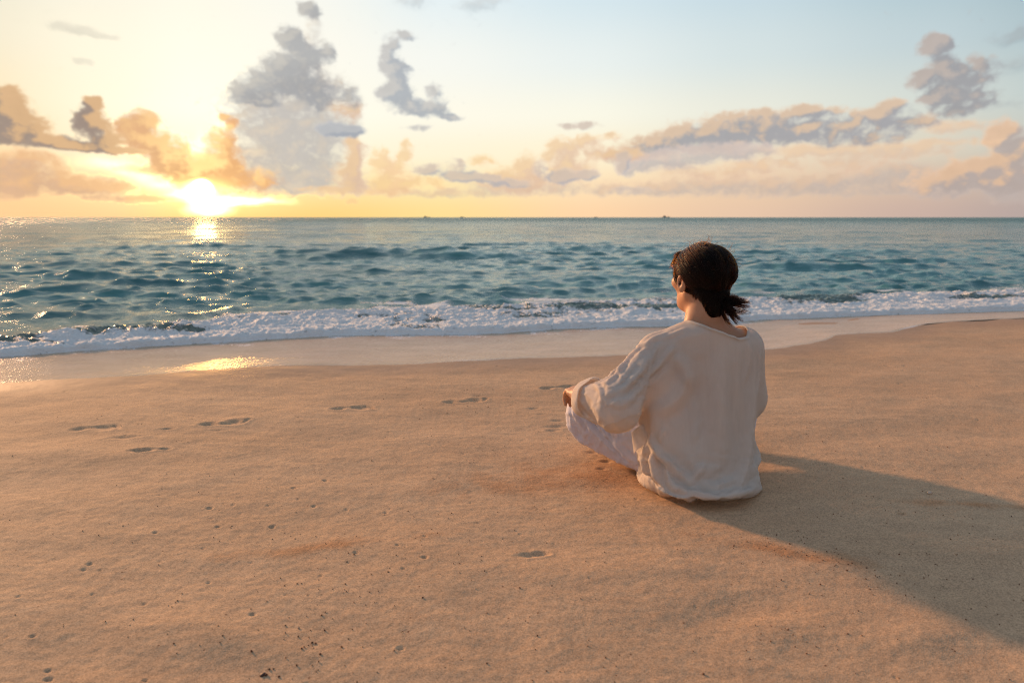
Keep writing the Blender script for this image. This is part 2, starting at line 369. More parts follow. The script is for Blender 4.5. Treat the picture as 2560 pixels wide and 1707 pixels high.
def sand_height(x, y):
    """height of the beach and the sea bed, metres"""
    h = .014*fbm(x*.9+3, y*1.5, 401, 3) + .0050*fbm(x*2.6, y*4.3+x*.8, 402, 3)
    near = np.clip(1.6-np.hypot(x, y)*.22, .15, 1)
    h += near*.0022*fbm(x*9+y*3, y*13, 403, 3) + near*.0012*fbm(x*34, y*44, 404, 2)
    # low ridges and hollows of the foreground
    for (cx, cy, a, b, r, d) in ((-.62,1.36,.34,.055,-.35,.013),(-.50,1.27,.20,.05,-.30,-.012),(.62,1.40,.20,.05,.35,.011),(.52,1.47,.16,.04,.35,-.010),(.13,1.20,.09,.05,.1,.014),(.97,1.40,.20,.05,.4,.012),(-.25,1.42,.2,.05,-.3,.006),
                             (.30,1.66,.16,.04,.1,.006),(1.35,1.75,.25,.05,-.1,.010),(1.30,1.90,.2,.035,-.2,-.006),(-1.6,2.3,.3,.09,.2,-.006),(.35,2.38,.22,.06,.3,.009)):
        u = (x-cx)*math.cos(r)+(y-cy)*math.sin(r); v = -(x-cx)*math.sin(r)+(y-cy)*math.cos(r)
        h += .55*d*np.exp(-(u/a)**2-(v/b/1.3)**2)
    s = y - np.interp(x, WX, WY)
    h *= np.clip(.75-s*.6, .12, 1)
    sp = np.clip(s, 0, None); h += -.084*(np.clip(sp, 0, .95)-.10*np.clip(sp, 0, .95)**2-.02*(1-np.exp(-sp/.02))) - .02*np.clip(sp-.85, 0, 1.0) - .07*np.clip(sp-1.85, 0, None)
    h = np.maximum(h, -6)
    h += .015*np.clip(-s-3, 0, 40)*.6*sstep(3, 12, np.hypot(x, y))
    def dent(cx, cy, a, b, d, r):
        nonlocal h
        m = (np.abs(x-cx) < a*3.5) & (np.abs(y-cy) < a*3.5)
        if not m.any(): return
        X = x[m]-cx; Y = y[m]-cy
        u = X*math.cos(r)+Y*math.sin(r); v = -X*math.sin(r)+Y*math.cos(r)
        q = np.sqrt((u/a)**2+(v/b)**2) + .10*grid_noise(x[m]*30, y[m]*30, 77)
        h[m] += -d*np.exp(-(q/.80)**2.6) + d*.16*np.exp(-((q-1.45)/.3)**2)
    for (x0, y0, x1, y1, d, s_) in PRINTS:
        L = math.hypot(x1-x0, y1-y0); r = math.atan2(y1-y0, x1-x0); c, s2 = math.cos(r), math.sin(r)
        P = lambda u, v: (x0+u*L*c-v*s_*s2, y0+u*L*s2+v*s_*c)
        dent(*P(.16, 0), .034, .029, d, r)
        dent(*P(.40, -.012), .045, .019, d*.62, r)
        dent(*P(.66, .002), .044, .041, d*.95, r)
        for t in range(5): dent(*P(.86-.018*t*t*.5+.02, .028-.0135*t), .0125 if t else .018, .009 if t else .013, d*.75, r)
    for (cx, cy, a, b, d, r) in DENTS: dent(cx, cy, a, b, d, r)
    rs = np.random.RandomState(12)
    for k in range(270):
        r = 1.15+4.2*rs.rand()**1.15; az = math.radians(rs.uniform(-44, 40)); cx, cy = r*math.sin(az), r*math.cos(az)
        if rs.rand() < .35: cx = rs.normal(-.75, .4); cy = rs.normal(1.85, .4)
        if cy < 1.0 or cy > np.interp(cx, WX, WY)-.1: continue
        a = rs.uniform(.0014, .0030)*(1+.75*(r-1)); b = a*rs.uniform(.6, 1)
        dent(cx, cy, a, b, a*rs.uniform(.4, .8), rs.uniform(-.4, .6))
    return h

def build_beach():
    azf = np.linspace(-43, 43, 760)
    side = 43+(np.linspace(0, 1, 60)[1:]**1.5)*137
    az = np.radians(np.concatenate([-side[::-1][1:], azf, side]))
    r = np.concatenate([[.05, .3, .6, .8], .95*1.0033**np.arange(0, 600)])
    far = r[-1]*1.06**np.arange(1, 170); r = np.concatenate([r, far[far < 40000]])
    R, A = np.meshgrid(r, az, indexing='ij'); x = R*np.sin(A); y = R*np.cos(A)
    z = sand_height(x, y)
    o = mesh_obj('beach', np.stack([x, y, z], -1).reshape(-1, 3), grid_faces(len(r), len(az), True)[:, ::-1])
    # wetness: 1 where the last wave has just drained
    s = y - wet_y(x)
    damp = sstep(-.55, -.02, s + .12*fbm(x*1.3, y*1.3, 501, 3))
    attr(o, 'damp', damp)
    return o

def sand_material():
    M = Mat('sand'); g = M.n('NewGeometry').outputs['Position']
    sc = M.n('VectorMath', operation='MULTIPLY'); M.l(g, sc.inputs[0]); sc.inputs[1].default_value = (.7, 1.5, 1); v = sc.outputs[0]
    big = M.ramp(M.noise(v, 1.1, 5, .6), [(.3, 0), (.7, 1)])
    c = M.mix(big, (.57, .350, .200), (.67, .435, .262))
    mid = M.ramp(M.noise(v, 14, 5, .65), [(.35, 0), (.7, 1)])
    c = M.mix(M.math('MULTIPLY', mid, .45), c, (.41, .255, .155))
    # drifts of coarser, redder grains
    def patch(cx, cy, rx, ry, rot):
        mp = M.n('Mapping', vector_type='TEXTURE'); M.l(g, mp.inputs[0]); mp.inputs['Location'].default_value = (cx, cy, 0)
        mp.inputs['Rotation'].default_value = (0, 0, rot); mp.inputs['Scale'].default_value = (rx, ry, 10)
        ln = M.n('VectorMath', operation='LENGTH'); M.l(mp.outputs[0], ln.inputs[0])
        return M.math('SUBTRACT', 1, ln.outputs['Value'], clamp=True)
    ps = None
    for p in ((.24, 2.34, .85, .26, .18), (-.55, 1.80, .5, .06, .22), (.80, 1.76, .40, .07, -.42), (1.5, 2.1, .45, .05, -.1)):
        q = patch(*p); ps = q if ps is None else M.math('MAXIMUM', ps, q)
    pn = M.noise(g, 7, 5, .65)
    coarse = M.ramp(M.math('ADD', M.math('MULTIPLY', ps, 1.0), M.math('MULTIPLY', M.math('SUBTRACT', pn, .5), 1.9)), [(.30, 0), (1.0, 1)])
    c = M.mix(M.math('MULTIPLY', coarse, .75), c, (.50, .235, .105))
    vor = M.n('TexVoronoi'); M.l(g, vor.inputs['Vector']); vor.inputs['Scale'].default_value = 330
    grain = vor.outputs['Color']; sep = M.n('SeparateColor'); M.l(grain, sep.inputs[0])
    gv = M.ramp(sep.outputs[0], [(0, .72), (.5, 1), (1, 1.22)])
    mul = M.n('Mix', data_type='RGBA', blend_type='MULTIPLY'); mul.inputs[0].default_value = 1; M.l(c, mul.inputs[6]); M.l(gv, mul.inputs[7]); c = mul.outputs[2]
    # scattered dark red grains
    v2 = M.n('TexVoronoi'); M.l(g, v2.inputs['Vector']); v2.inputs['Scale'].default_value = 60
    s2 = M.n('SeparateColor'); M.l(v2.outputs['Color'], s2.inputs[0])
    dot = M.math('MULTIPLY', M.math('LESS_THAN', v2.outputs['Distance'], .17), M.math('GREATER_THAN', M.math('ADD', s2.outputs[1], M.math('MULTIPLY', coarse, .12)), .965))
    c = M.mix(M.math('MULTIPLY', dot, .8), c, (.17, .06, .03))
    damp = M.at('damp')
    c = M.mix(M.math('MULTIPLY', damp, .62), c, (.34, .185, .10))
    h = M.math('ADD', M.math('MULTIPLY', M.noise(g, 70, 6, .7), M.math('ADD', .6, M.math('MULTIPLY', coarse, 1.6))), M.math('MULTIPLY', vor.outputs['Distance'], .28))
    dryness = M.math('SUBTRACT', 1, M.math('MULTIPLY', damp, .85))
    b = M.bump(M.math('MULTIPLY', h, dryness), .38, .0038)
    p = M.n('BsdfPrincipled'); M.l(c, p.inputs['Base Color']); M.l(b, p.inputs['Normal'])
    M.l(M.math('SUBTRACT', .85, M.math('MULTIPLY', damp, .30)), p.inputs['Roughness'])
    p.inputs['Specular IOR Level'].default_value = .28
    M.l(p.outputs[0], M.out.inputs[0]); return M.m

beach = build_beach(); beach.data.materials.append(sand_material()); tag(beach, 'pale orange sand beach sloping down to the sea', kind='structure')
print('beach', len(beach.data.vertices), round(time.time()-T0, 1))

# ------------------------------------------------------------------ swash: the thin sheet of water left on the sand
def build_swash():
    x = np.concatenate([-3.9-(np.linspace(1, 0, 50)[:-1]**2)*14, np.linspace(-3.9, 5.2, 900), 5.2+(np.linspace(0, 1, 50)[1:]**2)*16])
    t = np.linspace(0, 1, 60)**1.0
    X, Tt = np.meshgrid(x, t, indexing='xy')
    y0 = wet_y(X); y1 = foam_y(X)+.35
    Y = y0+(y1-y0)*Tt
    e = (Y-y0)
    z = sand_height(X, Y) + .0012 + .0016*sstep(0, .08, e) + .0020*sstep(.02, .5, e)*fbm(X*2.2+Y, Y*4, 601, 3)
    z += .0012*np.exp(-((e-.05)/.04)**2)*np.clip(.5+grid_noise(X*1.5, X*0, 605), 0, 1)
    z[0] -= .0016
    o = mesh_obj('swash_water', np.stack([X, Y, z], -1).reshape(-1, 3), grid_faces(*X.shape))
    d = np.where(e < .10, np.exp(-((e-.02)/.022)**2), 0)*np.clip(.35+1.4*fbm(X*1.2, Y*2, 606, 3), 0, 1)
    attr(o, 'edge', d)
    attr(o, 'foam', sstep(.55, 1.0, Tt+.5*fbm(X*2.5, Y*3, 607, 4)-.05)*.9*sstep(.3,.8,Tt))
    return o
def swash_material():
    M = Mat('swash_water'); g = M.n('NewGeometry').outputs['Position']
    sc = M.n('VectorMath', operation='MULTIPLY'); M.l(g, sc.inputs[0]); sc.inputs[1].default_value = (1, 1.7, 1); v = sc.outputs[0]
    c = M.mix(M.ramp(M.noise(v, 3, 4), [(.35, 0), (.65, 1)]), (.48, .30, .175), (.58, .385, .25))
    edge = M.at('edge'); foam = M.at('foam')
    bub = M.noise(g, 190, 3, .6); lace = M.ramp(M.math('ADD', M.math('MULTIPLY', edge, 1.3), M.math('MULTIPLY', M.math('SUBTRACT', bub, .5), 1.6)), [(.5, 0), (.8, 1)])
    v3 = M.n('TexVoronoi', feature='DISTANCE_TO_EDGE'); M.l(v, v3.inputs['Vector']); v3.inputs['Scale'].default_value = 13
    net = M.ramp(v3.outputs['Distance'], [(.0, 1), (.12, 0)])
    fm = M.ramp(M.math('MULTIPLY', foam, M.math('ADD', net, M.math('MULTIPLY', M.noise(g, 25, 5, .7), 1.1))), [(.42, 0), (.75, 1)])
    fa = M.math('MAXIMUM', M.math('MULTIPLY', lace, .75), fm)
    c = M.mix(fa, c, (.72, .72, .74))
    h = M.math('ADD', M.noise(v, 42, 3, .6), M.math('MULTIPLY', M.noise(v, 150, 2, .6), .5))
    b = M.bump(h, .6, .0050)
    p = M.n('BsdfPrincipled'); M.l(c, p.inputs['Base Color']); M.l(b, p.inputs['Normal'])
    M.l(M.math('ADD', .23, M.math('MULTIPLY', fa, .5)), p.inputs['Roughness']); p.inputs['IOR'].default_value = 1.38
    M.l(p.outputs[0], M.out.inputs[0]); return M.m
swash = build_swash(); swash.data.materials.append(swash_material()); tag(swash, 'thin sheet of water sliding back over the wet sand', kind='structure')

# ------------------------------------------------------------------ the sea
CRESTS = [  # centre x, y, half length, half width, height, skew
    (-2.9,17.7,2.6,.80,.36,.10),(-1.2,17.2,1.6,.5,.22,.2),(-4.6,18.2,1.6,.5,.16,.2),(-5.6,10.2,.75,.30,.13,.28),(-6.5,9.5,1.1,.30,.12,.2),(-.16,9.45,.75,.26,.13,.2),(-6.9,11.6,.8,.3,.10,.2),(-4.9,6.95,.7,.18,.08,.25),(-3.2,9.5,.6,.22,.07,.2),
    (6.4,13.8,2.2,.45,.16,.25),(3.0,21.2,3.0,.7,.16,.2),(7.6,12.2,1.2,.35,.10,.22),(1.6,11.2,.9,.3,.08,.15),(-9,14.5,2.2,.5,.13,.2),(1.5,26,4,.9,.16,.15),(9,20,3,.8,.16,.15),(-11,23,3,.8,.16,.15),(3,15,1.1,.4,.10,.2),(-1.8,12.4,1.0,.3,.08,.2),(-3.5,13.8,1.1,.35,.09,.2),(.3,13.8,1.0,.3,.08,.2),(9.5,16,1.6,.4,.12,.2),(4.4,17.5,1.4,.4,.12,.2)]
def build_sea():
    azf = np.linspace(-41, 41, 780); sd = np.linspace(0, 1, 45)[1:]**1.3
    az = np.radians(np.concatenate([(-41-sd*39)[::-1], azf, 41+sd*31]))
    # distance at which each ray meets the foam edge
    rr = np.linspace(2, 160, 60000); rf = []
    for a_ in az:
        xx = rr*np.sin(a_); yy = rr*np.cos(a_)
        k = np.argmax(yy > np.interp(xx, FX, FY) + 0*xx); rf.append(rr[k])
    rf = np.array(rf)
    rf = rf + (foam_y(rf*np.sin(az))-np.interp(rf*np.sin(az), FX, FY))*np.cos(az)
    q = [0.]                                               # relative distance beyond the edge
    while q[-1] < 45000:
        d = 5.3+q[-1]
        st = .0022*d if d < 8.6 else (.0042*d if d < 26 else (.0065*d if d < 170 else .03*d))
        q.append(q[-1]+st)
    q = np.array(q)
    R = rf[None, :]+q[:, None]; A = np.tile(az, (len(q), 1))
    x = R*np.sin(A); y = R*np.cos(A)
    dr = np.gradient(R, axis=0)
    z = np.zeros_like(x); ox = np.zeros_like(x); oy = np.zeros_like(x)
    rs = np.random.RandomState(9)
    shore = math.radians(13)
    depth_fade = sstep(.8, 3.2, y-foam_y(x))
    calm = .75+.5*fbm(x*.12, y*.12, 701, 3)
    for k in range(120):
        lam = .18*(50)**(k/119.)*rs.uniform(.9, 1.1)
        th = shore + rs.normal(0, .34 if lam > 1.6 else (.50 if lam > .5 else .8))
        kk = 2*math.pi/lam; kx, ky = -math.sin(th)*kk, math.cos(th)*kk
        amp = (.0122*lam**1.05 if lam < .5 else .0056*(lam/.5)**-.28)*rs.uniform(.6, 1.3)
        if lam > 2.5: amp *= 1+.35*(lam-2.5)*sstep(25, 50, R)
        ph = kx*x+ky*y+rs.rand()*6.28
        w = np.clip((lam/np.maximum(dr, 1e-4)-2.5)/3, 0, 1)*amp*(depth_fade if lam > .8 else .35+.65*depth_fade)
        w = w*(calm if lam < 3 else 1)
        z += w*np.cos(ph); s_ = w*np.sin(ph)*1.0
        ox -= s_*kx/kk; oy -= s_*ky/kk
    for (cx, cy, L, wd, hh, sk) in CRESTS:
        u = (x-cx)*math.cos(.12)+(y-cy)*math.sin(.12); v = -(x-cx)*math.sin(.12)+(y-cy)*math.cos(.12) + .35*grid_noise(x*.5, y*.5, 711)*wd
        wd2 = np.where(v < 0, wd*.5, wd*1.4)
        z += hh*.60*np.exp(-(u/L)**2-(v/wd2)**2)*(1+.35*grid_noise(x*1.6, y*1.2, 712))
    # the small breaking wave
    s = y-foam_y(x); wdt = np.maximum((ftop_y(x)-foam_y(x))*.80, .4); f = s/wdt
    prof = sstep(-.01, .10, s)*(.020+.036*np.exp(-((f-.70)/.28)**2)) * (1-sstep(.85, 1.5, f))
    lump = fbm(x*1.7+.4*fbm(x*2, y*2, 731, 2), y*3.0, 721, 5, True)*.6+.40*fbm(x*7, y*8.5, 722, 4, True)
    fine = fbm(x*22, y*24, 723, 3, True)
    zone = sstep(0, .06, s)*(1-sstep(.75, 1.25, f + .35*fbm(x*1.6, y*2.4, 724, 4)))
    ragged = fbm(x*.7, y*2.2, 725, 5)
    foam = sstep(-.15, .55, (1-f)*.95 + ragged*1.35 + lump*.45 + .22*fbm(x*14, y*16, 732, 3) - .12)*sstep(-.01, .02, s)
    foam = np.maximum(foam, (s < .06)*.85)
    streak = sstep(.22, .55, fbm(x*.6, y*2.2, 726, 5)*1.2+.36-.30*np.abs(f-1.35))*(1-sstep(1.7, 3.0, f))*.85
    foam = np.maximum(foam, streak*sstep(.9, 1.2, f))
    z = z*(1-.7*zone) + prof*(1+.8*lump) + zone*(.034*lump+.013*fine)*(.8+.2*sstep(.2, .5, f))
    edge0 = sstep(0, .05, s)
    bed = sand_height(x[:1].copy(), y[:1].copy())[0]
    z = bed[None, :]*(1-sstep(0, 1.2, s)) - .088*sstep(0, 1.2, s) + .010*edge0 + z*edge0
    z[0] = bed-.004
    o = mesh_obj('sea', np.stack([x+ox*edge0, y+oy*edge0, z], -1).reshape(-1, 3), grid_faces(*x.shape)[:, ::-1])
    attr(o, 'foam', foam); attr(o, 'shallow', 1-sstep(0, 3.2, s))
    return o
def sea_material():
    M = Mat('sea_water'); g = M.n('NewGeometry').outputs['Position']
    sc = M.n('VectorMath', operation='MULTIPLY'); M.l(g, sc.inputs[0]); sc.inputs[1].default_value = (.38, 1.3, 1); v = sc.outputs[0]
    foam = M.at('foam'); sh = M.at('shallow')
    gust_shading = M.ramp(M.noise(v, .35, 9, .78), [(.38, 0), (.62, 1)])  # light and dark of wind-roughened slopes, mixed into the water's base colour
    c = M.mix(sh, M.mix(gust_shading, (.032, .145, .150), (.085, .26, .25)), (.13, .16, .13))
    # foam laces
    v1 = M.n('TexVoronoi', feature='DISTANCE_TO_EDGE'); M.l(v, v1.inputs['Vector']); v1.inputs['Scale'].default_value = 9
    v2 = M.n('TexVoronoi', feature='DISTANCE_TO_EDGE'); M.l(v, v2.inputs['Vector']); v2.inputs['Scale'].default_value = 27
    net = M.math('MAXIMUM', M.ramp(v1.outputs['Distance'], [(0, 1), (.10, 0)]), M.math('MULTIPLY', M.ramp(v2.outputs['Distance'], [(0, 1), (.16, 0)]), .7))
    nz = M.noise(g, 16, 7, .72)
    m = M.math('ADD', M.math('MULTIPLY', foam, 1.15), M.math('ADD', M.math('MULTIPLY', M.math('SUBTRACT', nz, .5), 1.9), M.math('MULTIPLY', M.math('SUBTRACT', net, .35), .45)))
    fm = M.ramp(m, [(.52, 0), (.82, 1)])
    fm = M.math('MULTIPLY', fm, M.ramp(foam, [(.05, 0), (.2, 1)]))
    fc = M.mix(M.noise(g, 9, 5, .6), (.85, .84, .81), (.95, .94, .92))
    c2 = M.mix(fm, c, fc)
    # ripples, wider apart the farther they lie
    h1 = M.noise(v, 6.5, 6, .66); h2 = M.noise(v, .8, 6, .62); h3 = M.noise(v, .13, 7, .62)
    ln = M.n('VectorMath', operation='LENGTH'); M.l(g, ln.inputs[0]); R = ln.outputs['Value']
    b = M.bump(h1, .8, .034)
    far = M.ramp(M.math('DIVIDE', R, 200), [(.04, .05), (.22, 1)])
    b2 = M.n('Bump'); M.l(M.math('MULTIPLY', h2, far), b2.inputs['Height']); b2.inputs['Distance'].default_value = .45; b2.inputs['Strength'].default_value = .8; M.l(b, b2.inputs['Normal'])
    far2 = M.ramp(M.math('DIVIDE', R, 2000), [(.03, 0), (.15, 1)])
    b3 = M.n('Bump'); M.l(M.math('MULTIPLY', h3, far2), b3.inputs['Height']); b3.inputs['Distance'].default_value = 9.0; b3.inputs['Strength'].default_value = 1; M.l(b2.outputs[0], b3.inputs['Normal'])
    fb = M.bump(M.math('MULTIPLY', M.math('ADD', nz, M.math('MULTIPLY', M.noise(g, 70, 4, .7), .5)), fm), .8, .02, b3.outputs[0])
    p = M.n('BsdfPrincipled'); M.l(c2, p.inputs['Base Color']); M.l(fb, p.inputs['Normal'])
    M.l(M.math('ADD', M.math('ADD', .06, M.math('MULTIPLY', M.ramp(M.math('DIVIDE', R, 400), [(.05, 0), (.6, 1)]), .28)), M.math('MULTIPLY', fm, .6)), p.inputs['Roughness']); p.inputs['IOR'].default_value = 1.45
    M.l(p.outputs[0], M.out.inputs[0]); return M.m
sea = build_sea(); sea.data.materials.append(sea_material()); tag(sea, 'teal sea with small waves and a foaming shore break', kind='structure')
print('sea', len(sea.data.vertices), round(time.time()-T0, 1))
class Field:
    """signed distance field on a regular grid; shapes are blended in one by one"""
    def __init__(s, lo, hi, h):
        s.lo = np.array(lo, float); s.h = h
        s.n = np.ceil((np.array(hi)-s.lo)/h).astype(int)+1
        s.d = np.full(s.n, .2, np.float32)
    def _box(s, lo, hi):
        a = np.maximum(((np.array(lo)-s.lo)/s.h).astype(int), 0); b = np.minimum(((np.array(hi)-s.lo)/s.h).astype(int)+2, s.n)
        if (b <= a).any(): return None
        sl = tuple(slice(i, j) for i, j in zip(a, b))
        ax = [s.lo[i]+s.h*np.arange(a[i], b[i]) for i in range(3)]
        X, Y, Z = np.meshgrid(*ax, indexing='ij', sparse=True)
        return sl, X, Y, Z
    def _mix(s, sl, v, k, sub=False):
        d = s.d[sl]; v = v.astype(np.float32)
        if sub:
            v = -v
            h = np.clip(.5-.5*(d-v)/k, 0, 1); s.d[sl] = d*(1-h)+v*h + k*h*(1-h)
        else:
            h = np.clip(.5+.5*(d-v)/k, 0, 1); s.d[sl] = d*(1-h)+v*h - k*h*(1-h)
    def cone(s, a, b, ra, rb, k=.02, sub=False):
        a = np.array(a, float); b = np.array(b, float); r = max(ra, rb)+k+3*s.h+.01
        q = s._box(np.minimum(a, b)-r, np.maximum(a, b)+r)
        if q is None: return
        sl, X, Y, Z = q; ab = b-a
        t = np.clip(((X-a[0])*ab[0]+(Y-a[1])*ab[1]+(Z-a[2])*ab[2])/(ab@ab), 0, 1)
        d = np.sqrt((X-a[0]-ab[0]*t)**2+(Y-a[1]-ab[1]*t)**2+(Z-a[2]-ab[2]*t)**2)-(ra+(rb-ra)*t)
        s._mix(sl, d, k, sub)
    def ball(s, c, r, k=.02, R=None, sub=False):
        """ellipsoid, radii r along the rows of R"""
        c = np.array(c, float); r = np.array(r, float); m = r.max()+k+3*s.h+.01
        q = s._box(c-m, c+m)
        if q is None: return
        sl, X, Y, Z = q; R = np.eye(3) if R is None else R
        u = [(X-c[0])*R[i][0]+(Y-c[1])*R[i][1]+(Z-c[2])*R[i][2] for i in range(3)]
        k0 = np.sqrt((u[0]/r[0])**2+(u[1]/r[1])**2+(u[2]/r[2])**2)+1e-6
        k1 = np.sqrt((u[0]/r[0]**2)**2+(u[1]/r[1]**2)**2+(u[2]/r[2]**2)**2)+1e-6
        s._mix(sl, k0*(k0-1)/k1, k, sub)
    def chain(s, pts, rad, k=.012):
        for i in range(len(pts)-1): s.cone(pts[i], pts[i+1], rad[i], rad[i+1], k)
    def mesh(s):
        """surface nets: vertices (n,3), quads (m,4)"""
        d = s.d; ins = d < 0
        cell = np.zeros(np.array(d.shape)-1, np.uint8)
        for i in (0, 1):
            for j in (0, 1):
                for k in (0, 1):
                    cell += ins[i:i+cell.shape[0], j:j+cell.shape[1], k:k+cell.shape[2]]
        act = (cell > 0) & (cell < 8)
        idx = np.full(cell.shape, -1, np.int64); I = np.argwhere(act); idx[act] = np.arange(len(I))
        acc = np.zeros((len(I), 3)); cnt = np.zeros(len(I))
        C = [(i, j, k) for i in (0, 1) for j in (0, 1) for k in (0, 1)]
        val = {c: d[I[:, 0]+c[0], I[:, 1]+c[1], I[:, 2]+c[2]] for c in C}
        for a in C:
            for ax in range(3):
                if a[ax]: continue
                b = list(a); b[ax] = 1; b = tuple(b)
                va, vb = val[a], val[b]; m = (va < 0) != (vb < 0)
                t = va[m]/(va[m]-vb[m])
                p = np.tile(np.array(a, float), (m.sum(), 1)); p[:, ax] = t
                acc[m] += p; cnt[m] += 1
        V = s.lo + s.h*(I + acc/cnt[:, None])
        Q = []
        for ax in range(3):
            o = [i for i in range(3) if i != ax]
            A = np.take(ins, range(d.shape[ax]-1), ax); B = np.take(ins, range(1, d.shape[ax]), ax)
            e = np.argwhere(A != B)
            e = e[(e[:, o[0]] > 0) & (e[:, o[1]] > 0) & (e[:, o[0]] < d.shape[o[0]]-1) & (e[:, o[1]] < d.shape[o[1]]-1)]
            f = A[e[:, 0], e[:, 1], e[:, 2]]
            q = []
            for (da, db) in ((1, 1), (0, 1), (0, 0), (1, 0)):
                w = e.copy(); w[:, o[0]] -= da; w[:, o[1]] -= db
                q.append(idx[w[:, 0], w[:, 1], w[:, 2]])
            q = np.stack(q, 1)
            flip = f if ax != 1 else ~f
            q[~flip] = q[~flip][:, ::-1]
            Q.append(q)
        return V, np.concatenate(Q)

def unit(v): v = np.array(v, float); return v/np.linalg.norm(v)
def azdir(a): return np.array([math.sin(math.radians(a)), math.cos(math.radians(a)), 0.])
UP = np.array([0, 0, 1.])
# joints of the seated figure, metres
PELVIS = np.array([.655, 2.265, .115]); BODY_F = azdir(-10); BODY_R = azdir(80)
HEAD_F = azdir(-22); HEAD_R = azdir(68); HEAD_C = np.array([.648, 2.325, .712]); HS = 1.09
J = dict(
    sl=(.495, 2.275, .476), el=(.335, 2.15, .345), wl=(.243, 2.37, .290),
    sr=(.806, 2.325, .482), er=(.850, 2.34, .275), wr=(.905, 2.59, .275),
    hl=(.575, 2.29, .100), kl=(.280, 2.55, .182), al=(.60, 2.70, .065), 
    hr=(.740, 2.32, .100), kr=(.955, 2.72, .205), ar=(.66, 2.82, .06))
J = {k: np.array(v) for k, v in J.items()}

def build_body(h=.0042):
    F = Field((.12, 2.0, -.02), (1.08, 3.02, .88), h)
    c7 = np.array([.668, 2.275, .503]); mid = np.array([.667, 2.265, .32])
    # torso
    R = np.array([BODY_R, BODY_F, UP])
    F.ball(PELVIS+(0, 0, .0), (.168, .125, .115), .04, R)
    F.ball(mid+(0, .02, -.08), (.130, .095, .13), .05, R)
    F.ball(mid+(0, .03, .05), (.150, .105, .15), .05, R)
    F.ball(c7+(0, .03, -.06), (.165, .085, .075), .04, R)
    for a in ('sl', 'sr'): F.ball(J[a], (.055, .055, .055), .04)
    F.cone(c7+(0, .0, -.02), c7+BODY_R*-.13+(0, 0, -.04), .045, .04, .04)
    F.cone(c7+(0, .0, -.02), c7+BODY_R*.13+(0, 0, -.04), .045, .04, .04)
    # neck, trapezius
    n1 = HEAD_C + (0, -.005, -.055) - HEAD_F*.015
    F.cone(c7+(0, .03, .0), n1, .058, .052, .035)
    for s in (-1, 1): F.cone(n1+(0, 0, -.05), c7+BODY_R*s*.10+(0, .01, -.005), .030, .030, .05)
    # head
    H = np.array([HEAD_R, HEAD_F, UP])
    hp = lambda r, f, u: HEAD_C + (HEAD_R*r + HEAD_F*f + UP*u)*HS
    Fb = F.ball; Fc = F.cone
    class G:
        ball = staticmethod(lambda c, rr, k=.02, R=None, sub=False: Fb(c, np.array(rr)*HS, k, R, sub))
        cone = staticmethod(lambda a, b, ra, rb, k=.02: Fc(a, b, ra*HS, rb*HS, k))
    G.ball(hp(0, -.008, .03), (.074, .094, .078), .02, H)
    G.ball(hp(0, .035, -.02), (.058, .055, .085), .03, H)
    G.ball(hp(0, .048, -.075), (.036, .040, .030), .03, H)             # chin
    for s in (-1, 1):
        G.cone(hp(s*.052, .0, -.045), hp(s*.022, .062, -.082), .016, .014, .025)  # jaw
        G.ball(hp(s*.045, .058, -.012), (.022, .026, .02), .02, H)     # cheek
        G.ball(hp(s*.031, .086, .012), (.014, .012, .010), .006, H, sub=True)   # eye socket
        G.ball(hp(s*.031, .076, .012), (.012, .012, .012), .003, H)    # eyeball
        e = hp(s*.076, -.004, -.008)                                   # ear
        E3 = np.array([unit(HEAD_R*s-HEAD_F*.35), unit(HEAD_F+HEAD_R*s*.35), UP])
        G.ball(e+HEAD_R*s*.004, (.008, .018, .031), .005, E3)
        G.ball(e+HEAD_R*s*.013+HEAD_F*.002+UP*.003, (.008, .009, .016), .004, E3, sub=True)
    G.cone(hp(0, .094, .015), hp(0, .112, -.022), .008, .011, .010)     # nose
    G.ball(hp(0, .100, -.026), (.015, .010, .007), .008, H)
    G.ball(hp(0, .088, -.050), (.021, .010, .006), .005, H)            # lips
    G.ball(hp(0, .086, -.060), (.018, .010, .006), .005, H)
    G.cone(hp(-.04, .084, .030), hp(.04, .084, .030), .009, .009, .012) # brow
    # arms
    for s, (a, b, c, kn) in ((-1, (J['sl'], J['el'], J['wl'], J['kl'])), (1, (J['sr'], J['er'], J['wr'], J['kr']))):
        F.cone(a, b, .048, .038, .03); F.cone(b, b+(c-b)*.35, .038, .041, .02); F.cone(b+(c-b)*.35, c, .041, .026, .02)
        # hand resting over the knee, fingers curling down in front of it
        fw = unit(((np.array([.222, 2.50, 0]) if s < 0 else kn)-c)*(1, 1, 0)); side = np.cross(fw, UP); 
        palm = c+fw*.045+UP*.004
        F.ball(palm, (.040, .044, .018), .018, np.array([side, fw, UP]))
        F.cone(c, palm, .026, .022, .02)
        for q, L in ((-.029, .88), (-.010, 1.0), (.010, .96), (.029, .78)):
            p0 = palm+side*q+fw*.028; p1 = p0+fw*.030*L-UP*.018; p2 = p1+fw*.008*L-UP*.030*L; p3 = p2-UP*.016*L-fw*.014*L
            F.chain([p0, p1, p2, p3], [.0105, .0098, .0088, .0076], .004)
        th = side*(1 if s < 0 else -1)                                  # thumb leaves the inner side of the palm
        p0 = palm-fw*.022+th*.026; p1 = p0+th*.026+fw*.028-UP*.006; p2 = p1+th*.006+fw*.028-UP*.012
        F.chain([p0, p1, p2], [.014, .0115, .009], .006)
    # legs crossed on the sand
    for (a, b, c) in ((J['hl'], J['kl'], J['al']), (J['hr'], J['kr'], J['ar'])):
        F.cone(a, b, .082, .056, .04); F.cone(b, b+(c-b)*.3, .052, .054, .03); F.cone(b+(c-b)*.3, c, .054, .034, .02)
